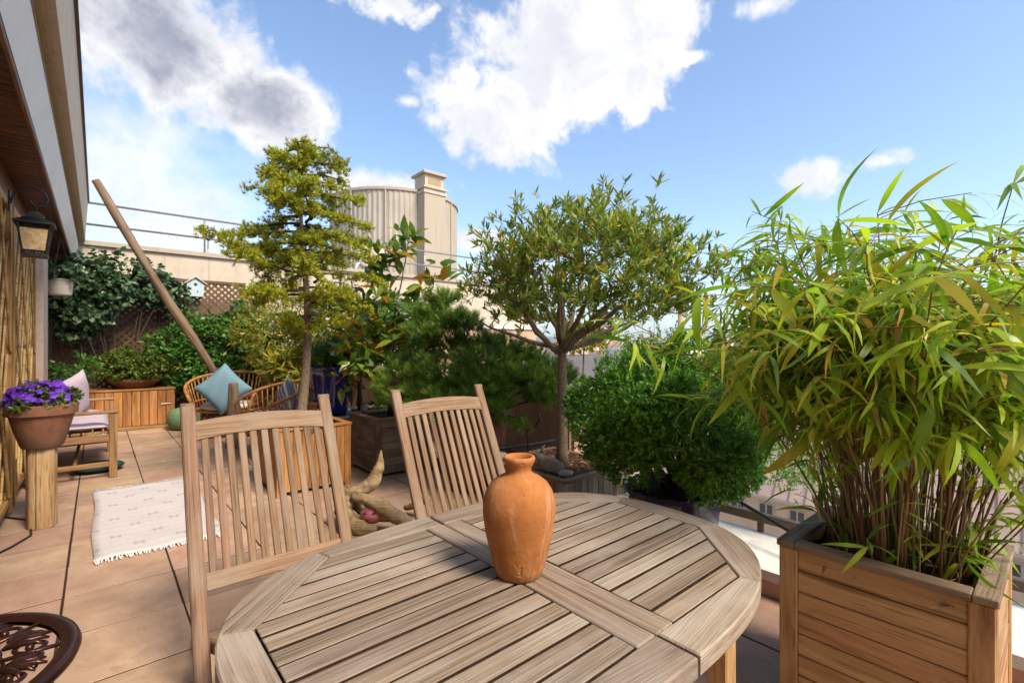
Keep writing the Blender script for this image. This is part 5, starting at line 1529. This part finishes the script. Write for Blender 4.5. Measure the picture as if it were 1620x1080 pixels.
# ---------------------------------------------------------------- golden cedar
def cedar():
    bx, by, bz = 1.40, 4.50, .50
    t = thing('cedar_tree', 'slim cedar with layered golden green foliage rising from the larch box', 'tree', (bx, by, bz))
    H = 2.48
    pts = [Vector((-.03 + .05 * math.sin(u * 5.2) * (1 - .3 * u) + .04 * u, -.02 + .03 * math.cos(u * 6), H * u)) for u in [k / 16 for k in range(17)]]
    MB().tube(pts, [.050 - .042 * (k / 16) ** .8 for k in range(17)], 12).build('trunk', M['bark'], t, True)
    def at(z):
        u = min(.999, z / H) * 16; i = int(u); return pts[i].lerp(pts[i + 1], u - i)
    m = MB(); P, D, G = [], [], []
    # branches: height, length, azimuth (in the camera's left/right sense), dip
    spec = []
    levels = [(.90, .34, 4), (1.08, .52, 5), (1.28, .74, 6), (1.42, .80, 7), (1.56, .66, 6), (1.68, .70, 6), (1.84, .78, 7), (1.98, .66, 6), (2.10, .50, 6), (2.24, .40, 6), (2.36, .34, 6), (2.45, .27, 6)]
    for (z, L, nb) in levels:
        a0 = rnd.uniform(0, 6.28)
        for k in range(nb):
            spec.append((z + rnd.uniform(-.11, .11), L * rnd.uniform(.45, 1.08), a0 + k * 6.283 / nb + rnd.uniform(-.35, .35), rnd.uniform(-.10, .12)))
    for (z, L, a, dip) in spec:
        b = at(z); d = Vector((math.cos(a), math.sin(a), 0)); PP = []
        for k in range(7):
            u = k / 6; PP.append(b + d * (L * u) + Vector((-d.y, d.x, 0)) * (.09 * math.sin(u * 4 + a * 3)) + Vector((0, 0, L * (.16 * u + .10 * math.sin(u * 3.5 + a * 5) * u - dip * u - .22 * u * u + .05 * math.sin(3 * u + a)))))
        m.tube(PP, [.013 * (1 - .85 * k / 6) + .001 for k in range(7)], 6)
        nt = int(40 * L / .6) + 6
        for j in range(nt):
            u = rnd.uniform(.22, 1.0) ** .8; i = min(5, int(u * 6)); p = PP[i].lerp(PP[i + 1], u * 6 - i)
            tw = rnd.uniform(.04, .17) * (1.15 - .6 * u)
            sd = Vector((-d.y, d.x, 0)) * rnd.choice((-1, 1)) * rnd.uniform(.5, 1) + d * rnd.uniform(.1, .9) + Vector((0, 0, rnd.uniform(-.55, .40)))
            sd.normalize(); e = p + sd * tw + Vector((0, 0, -.02 * rnd.random()))
            if j % 2 == 0: m.tube([p, e], [.0028, .0012], 4, False)
            for q in range(3):
                P.append(p.lerp(e, .35 + .33 * q) + Vector((0, 0, rnd.gauss(-.008, .016)))); D.append(sd * .6 + Vector((rnd.gauss(0, .4), rnd.gauss(0, .4), .55)))
    m.build('branches', M['bark_dark'], t, True, 'stuff')
    # a bare arching leader at the top right
    rt = Vector((math.cos(YAW), -math.sin(YAW), 0))
    lead = [at(2.40), at(2.46) + rt * .10 + Vector((0, 0, .06)), at(2.46) + rt * .26 + Vector((0, 0, .06)), at(2.46) + rt * .36 + Vector((0, 0, -.03)), at(2.44) + rt * .40 + Vector((0, 0, -.14))]
    MB().tube(lead, [.010, .008, .006, .005, .003], 7).build('leader', M['bark_dark'], t, True)
    for k in range(60):
        u = rnd.uniform(.5, 1) * 4; i = min(3, int(u)); p = lead[i].lerp(lead[i + 1], u - i) + Vector((rnd.gauss(0, .03), rnd.gauss(0, .03), rnd.gauss(-.03, .03)))
        P.append(p); D.append(Vector((rnd.gauss(0, .5), rnd.gauss(0, .5), .2)))
    P, D = np.array([p[:] for p in P]), unit(np.array([d[:] for d in D]))
    parts = needles(P, D, 15, .036, .0062, 75)
    leaves_obj('crown', parts, LM['cedar'], t, 'stuff', False)
cedar()

# ---------------------------------------------------------------- spreading pine
def pine():
    t = thing('spreading_pine', 'spreading dwarf pine with long dark green needles in the terracotta pot', 'tree', (2.5, 3.45, .59))
    r = random.Random(4)
    rt = Vector((math.cos(YAW), -math.sin(YAW), 0)); fw = Vector((math.sin(YAW), math.cos(YAW), 0))
    m = MB(); P, D = [], []
    MB().tube([(0, 0, -.02), (.03, .02, .18), (-.03, .04, .40), (.02, 0, .60)], [.055, .05, .04, .022], 10).build('trunk', M['bark'], t, True)
    # branch pads placed left/right (a), toward/away (b), height (z), size
    pads = [(-.62, .0, .30, .20), (-.50, .2, .48, .22), (-.42, -.15, .22, .22), (-.22, -.18, .42, .24), (-.05, -.22, .28, .22), (.12, -.1, .50, .24), (.32, -.15, .38, .24), (.52, .0, .34, .22), (.66, .15, .40, .20), (.30, .2, .58, .22), (.05, .2, .66, .22), (-.25, .15, .66, .2),
            (-.36, .1, .92, .15), (-.26, .12, 1.06, .13), (-.18, .05, .88, .15), (-.08, .1, .84, .14), (-.40, .0, .76, .15), (.62, -.05, .20, .15), (-.30, -.3, .10, .18), (.20, -.25, .16, .16), (.46, .3, .50, .2), (.80, .2, .34, .16), (-.7, .1, .18, .14), (.0, -.3, .12, .2), (-.15,-.32,.24,.2), (.14,-.28,.3,.2)]
    for (a, b, z, s) in pads:
        c = rt * a + fw * b + Vector((0, 0, z))
        st = Vector((0, 0, min(.5, z * .6)))
        mid = st.lerp(c, .5) + Vector((0, 0, -.06))
        m.tube([st, mid, c], [.02, .013, .006], 6)
        for k in range(int(95 * s / .2)):
            d = Vector((r.gauss(0, 1), r.gauss(0, 1), r.gauss(.15, .55))).normalized()
            p = c + Vector((d.x * s * 1.25, d.y * s * 1.25, d.z * s * .85)) * r.uniform(.45, 1.0)
            m.tube([c.lerp(p, .3), p], [.004, .002], 4, False)
            P.append(p); D.append(d * .6 + Vector((0, 0, .75)))
    # the drooping branch on the right that hangs past the pot
    hang = [Vector((0, 0, .15)), rt * .20 - fw * .25 + Vector((0, 0, .10)), rt * .38 - fw * .32 + Vector((0, 0, .07)), rt * .56 - fw * .36 + Vector((0, 0, .0))]
    m.tube(hang, [.012, .009, .006, .003], 6)
    for k in range(26):
        u = r.uniform(1.2, 3); i = min(2, int(u)); p = hang[i].lerp(hang[i + 1], u - i)
        P.append(p + Vector((r.gauss(0, .02), r.gauss(0, .02), r.gauss(-.01, .015)))); D.append(Vector((r.gauss(0, .7), r.gauss(0, .7), -.35)))
    m.build('branches', M['bark_dark'], t, True, 'stuff')
    P, D = np.array([p[:] for p in P]), unit(np.array([d[:] for d in D]))
    leaves_obj('crown', needles(P, D, 36, .080, .0044, 72), LM['pine'], t, 'stuff', False)
pine()

# ---------------------------------------------------------------- shrubs with large single leaves
def big_leaf_template(mat, w=.42):
    out = []
    for v in range(4):
        dr = .05 + .14 * v; Vv, Qq = [], []
        for i in range(7):
            u = i / 6; hw = [.06, .55, .92, 1.0, .85, .5, .03][i] * w / 2; z = -dr * u * u
            Vv += [(u, -hw, z + hw * .25), (u, 0, z), (u, hw, z + hw * .25)]
        for i in range(6):
            for j in (0, 1): Qq.append((i * 3 + j, i * 3 + j + 1, (i + 1) * 3 + j + 1, (i + 1) * 3 + j))
        me = mesh_np(Vv, Qq); smooth(me); me.materials.append(mat); out.append(me)
    return out

def large_leaf_shrub(name, label, loc, stems, n_leaf, L, mat, w, seed, spread=.10, trunk=None, extra=None):
    t = thing(name, label, 'shrub', loc)
    r = random.Random(seed); tm = big_leaf_template(LM[mat], w)
    m = MB(); nodes = []
    if trunk: MB().tube(trunk[0], trunk[1], 10).build('trunk', M['bark_dark'], t, True)
    for pts in stems:
        pts = [Vector(p) for p in pts]; P = []
        for i in range(len(pts) - 1):
            for k in range(5): P.append(pts[i].lerp(pts[i + 1], k / 5) + Vector((r.gauss(0, .006), r.gauss(0, .006), 0)))
        P.append(pts[-1]); m.tube(P, [.010 * (1 - .7 * k / (len(P) - 1)) + .0015 for k in range(len(P))], 6)
        nodes += [(P[k], (P[k + 1] - P[k]).normalized()) for k in range(2, len(P) - 1)] + [(P[-1], (P[-1] - P[-2]).normalized())] * 3
    made = 0
    while made < n_leaf:
        p, d = r.choice(nodes)
        off = Vector((r.gauss(0, spread), r.gauss(0, spread), r.gauss(0, spread * .7)))
        q = p + off
        if off.length > .05 and made % 3 == 0: m.tube([p, p.lerp(q, .6) + Vector((0, 0, .01)), q], [.003, .0022, .0015], 4, False)
        k = r.randint(2, 4)
        for _ in range(k):
            dd = (d * .5 + Vector((r.gauss(0, .75), r.gauss(0, .75), r.gauss(.05, .45)))).normalized()
            n = Vector((r.gauss(0, .4), r.gauss(0, .4), 1)); z = (n - dd * n.dot(dd)).normalized(); y = z.cross(dd); l = L * r.uniform(.6, 1.2)
            o = link('leaf', r.choice(tm), None, t)
            o.matrix_local = Matrix(((dd.x * l, y.x * l, z.x * l, q.x), (dd.y * l, y.y * l, z.y * l, q.y), (dd.z * l, y.z * l, z.z * l, q.z), (0, 0, 0, 1)))
            made += 1
    m.build('stems', M['bark_dark'], t, True, 'stuff')
    if extra:
        q = np.array([r.choice(nodes)[0][:] for _ in range(extra)]) + rng.normal(size=(extra, 3)) * spread
        leaves_obj('leaf_mass', sprigs(q, unit(rng.normal(size=(extra, 3)) + np.array([0, 0, .4])), 3, .03, L * .8, L * .34, 60, 'oval', .2), LM[mat], t, 'stuff')
    return t
rtv = Vector((math.cos(YAW), -math.sin(YAW), 0)); fwv = Vector((math.sin(YAW), math.cos(YAW), 0))
def cw(a, z, b=0.0): return rtv * a + fwv * b + Vector((0, 0, z))
large_leaf_shrub('magnolia_shrub', 'green magnolia shrub with upright shoots in the plank planter', (2.25, 4.50, .50),
    [[cw(0, .55), cw(.02, .95), cw(.10, 1.32), cw(.18, 1.78)], [cw(0, .6), cw(-.06, 1.0), cw(-.10, 1.45), cw(-.08, 1.66)], [cw(0, .55), cw(.18, .9), cw(.34, 1.2), cw(.46, 1.48)], [cw(0, .5), cw(-.2, .7), cw(-.30, .95)], [cw(0, .5), cw(-.2, .85, .05), cw(-.28, 1.22)], [cw(0, .45), cw(-.26, .55, -.1), cw(-.42, .72, -.1)], [cw(0, .5), cw(.2, .7, -.1), cw(.30, .8, -.15)], [cw(0, .4), cw(-.12, .55, -.15), cw(-.22, .6, -.2)], [cw(0, .5), cw(.0, .8, .2), cw(.02, 1.1, .25)]],
    298, .185, 'magnolia', .40, 3, .085, ([cw(0, -.02), cw(.01, .3), cw(0, .62)], [.034, .026, .018]), 130)
large_leaf_shrub('yellowing_shrub', 'shrub with yellow and orange turning leaves standing before the blue pot', (2.22, 5.16, .48),
    [[cw(-.02, .4), cw(-.08, .7), cw(-.12, .98)], [cw(0, .4), cw(.02, .75), cw(.05, 1.08)], [cw(0, .4), cw(-.22, .55), cw(-.30, .72)], [cw(0, .4), cw(.12, .6), cw(.2, .85)], [cw(0, .35), cw(-.16, .40), cw(-.28, .35)]],
    240, .165, 'yellowing', .40, 9, .10, ([cw(0, -.02), cw(-.01, .25), cw(0, .45)], [.034, .026, .018]), 60)

def leafy_shrub(name, label, loc, c, rad, lobes, lobe_r, n, m_, shoot, L, W, mat, zmin=-.6, spread=60, prof='oval', cat='shrub', stems=14, sr=.012, group=None, trim=None, inner=.25):
    t = thing(name, label, cat, loc, 0, group)
    P, E = clumps(c, rad, lobes, lobe_r, n, 1.0, zmin, inner)
    if trim is not None:
        k = trim(P); P, E = P[k], E[k]
    Dir = unit(E + rng.normal(size=E.shape) * .4 + np.array([0, 0, .3]))
    mm = MB()
    for k in range(stems):
        q = P[rng.integers(0, len(P))]; b = Vector((rnd.uniform(-1, 1) * rad[0] * .35, rnd.uniform(-1, 1) * rad[1] * .35, 0)); e = Vector(q)
        mm.tube([b, b.lerp(e, .5) + Vector((0, 0, .05)), e], [sr, sr * .6, sr * .25], 5)
    if stems: mm.build('stems', M['bark_dark'], t, True, 'stuff')
    leaves_obj('foliage', sprigs(P, Dir, m_, shoot, L, W, spread, prof, .15), LM[mat], t, 'stuff')
    return t
leafy_shrub('laurel_hedge', 'dense dark green laurel hedge in front of the lattice fence', (1.62, 9.22, 0), (0, 0, 1.02), (.88, .30, .82), 130, .17, 2400, 5, .08, .085, .034, 'laurel', -.9)
leafy_shrub('laurel_hedge', 'darker hedge behind the cedar trunk and the rattan armchairs', (2.62, 8.7, 0), (0, 0, .85), (.55, .40, .75), 80, .18, 1100, 5, .08, .085, .034, 'laurel', -.9)
leafy_shrub('bowl_shrub', 'low yellow green shrub overflowing the wide bowl on the cabinet', (.42, 9.18, .72), (0, 0, .20), (.50, .30, .16), 60, .10, 1200, 5, .06, .055, .024, 'limegold', -.5)
leafy_shrub('golden_shrub', 'loose golden yellow shrub behind the cedar trunk', (2.05, 7.7, .42), (.05, 0, 1.05), (.62, .55, .72), 60, .14, 950, 5, .09, .075, .020, 'gold', -.8)
leafy_shrub('golden_shrub', 'spiky low yellow shrub left of the cedar trunk', (2.00, 6.90, 0), (0, 0, .80), (.26, .26, .30), 20, .10, 200, 8, .06, .17, .022, 'gold', -.6, 55, 'lance')
leafy_shrub('green_shrub', 'leafy mid green shrub right of the cedar trunk above the blue pot', (2.55, 6.55, 0), (0, 0, 1.42), (.52, .42, .50), 50, .13, 800, 5, .09, .085, .028, 'limegold', -.8)
leafy_shrub('green_shrub', 'tall green shrub behind the magnolia before the pink wall', (2.95, 5.9, 0), (0, 0, 1.30), (.36, .42, .55), 40, .12, 600, 5, .09, .075, .024, 'laurel', -.8)
leafy_shrub('clipped_ball', 'small dark clipped ball shrub growing in the blue pot', (1.95, 5.32, .97), (0, 0, .17), (.20, .20, .15), 60, .07, 1500, 7, .025, .02, .009, 'laurel', -.7, 60, 'quad')
leafy_shrub('fern', 'small bright green leafy plant by the lilac pillow', (-.22, 8.45, 0), (0, 0, .85), (.17, .17, .22), 12, .08, 110, 6, .06, .07, .022, 'laurel', -.6, 55, 'lance')
leafy_shrub('climber', 'large climbing ivy covering the left end of the lattice fence', (.12, 9.45, 0), (0, 0, 1.95), (.62, .18, .62), 90, .16, 1300, 5, .08, .075, .060, 'ivy', -.95, 70, trim=lambda P: P[:, 2] > 1.35 + 1.1 * np.minimum(P[:, 0] + .25, .5))
leafy_shrub('climber', 'ivy strand hanging along the lattice fence behind the leaning log', (.86, 9.50, 0), (0, 0, 2.05), (.20, .10, .20), 20, .09, 220, 5, .07, .07, .055, 'ivy', -.95, 70, stems=4)
leafy_shrub('basket_plant', 'small ivy plant spilling from the hanging wicker basket', (-.35, 8.05, 2.03), (0, 0, .08), (.17, .17, .08), 16, .06, 150, 5, .04, .05, .038, 'ivy', -.5, 65, stems=5, sr=.004)
leafy_shrub('far_treetop', 'bright yellow green treetop beyond the parapet right of the olive trunk', (6.2, 5.4, -3.0), (0, 0, 4.33), (.36, .36, .13), 30, .10, 300, 5, .08, .09, .035, 'gold', -.7, cat='tree', sr=.04, stems=1)
leafy_shrub('soil_plant', 'low dark leafy plant covering the soil of the back planter', (2.45, 5.06, .48), (0, 0, .05), (.20, .10, .07), 14, .05, 120, 5, .03, .035, .016, 'laurel', -.3, stems=4, sr=.004)
leafy_shrub('soil_plant', 'low green plant with pale flowers at the foot of the cedar', (1.40, 4.42, .51), (0, 0, .03), (.24, .18, .05), 16, .05, 170, 5, .03, .035, .018, 'limegold', -.2, stems=4, sr=.004)

def purple_flowers():
    t = thing('purple_flowers', 'mound of small purple flowers filling the terracotta bowl', 'flowers', (-.29, 4.62, .80))
    P, E = clumps((0, 0, .045), (.155, .155, .075), 40, .045, 900, 1, -.3)
    leaves_obj('foliage', sprigs(P, unit(E + np.array([0, 0, .5])), 5, .03, .026, .012, 60, 'oval'), LM['limegold'], t, 'stuff')
    P, E = clumps((0, 0, .075), (.165, .165, .095), 140, .042, 520, 1, -.35, .05)
    D = unit(E + np.array([-.15, -.25, .45])); parts = []
    u = perp_random(D); v = np.cross(D, u)
    for k in range(5):
        a = 2 * math.pi * k / 5
        parts.append(leaf_strip(P, u * math.cos(a) + v * math.sin(a) + D * .28, D, .0215, .0165, 'oval', .25))
    leaves_obj('blossoms', parts, M['purple'], t, 'stuff')
purple_flowers()

def mulch_bits():
    n = 420
    P = np.stack([rng.uniform(2.37, 3.0, n), rng.uniform(2.22, 2.93, n), np.full(n, .345) + rng.uniform(0, .01, n)], 1)
    o = leaves_obj('bark_chips', [leaf_strip(P, rng.normal(size=(n, 3)) * np.array([1, 1, .25]), np.array([[0, 0, 1.]]).repeat(n, 0) + rng.normal(size=(n, 3)) * .5, rng.uniform(.015, .05, n), rng.uniform(.007, .016, n), 'quad', .05)], LM['dry'], None, 'stuff')
    tag(o, 'brown bark chips and dry leaves covering the low tree planter', 'mulch')
mulch_bits()
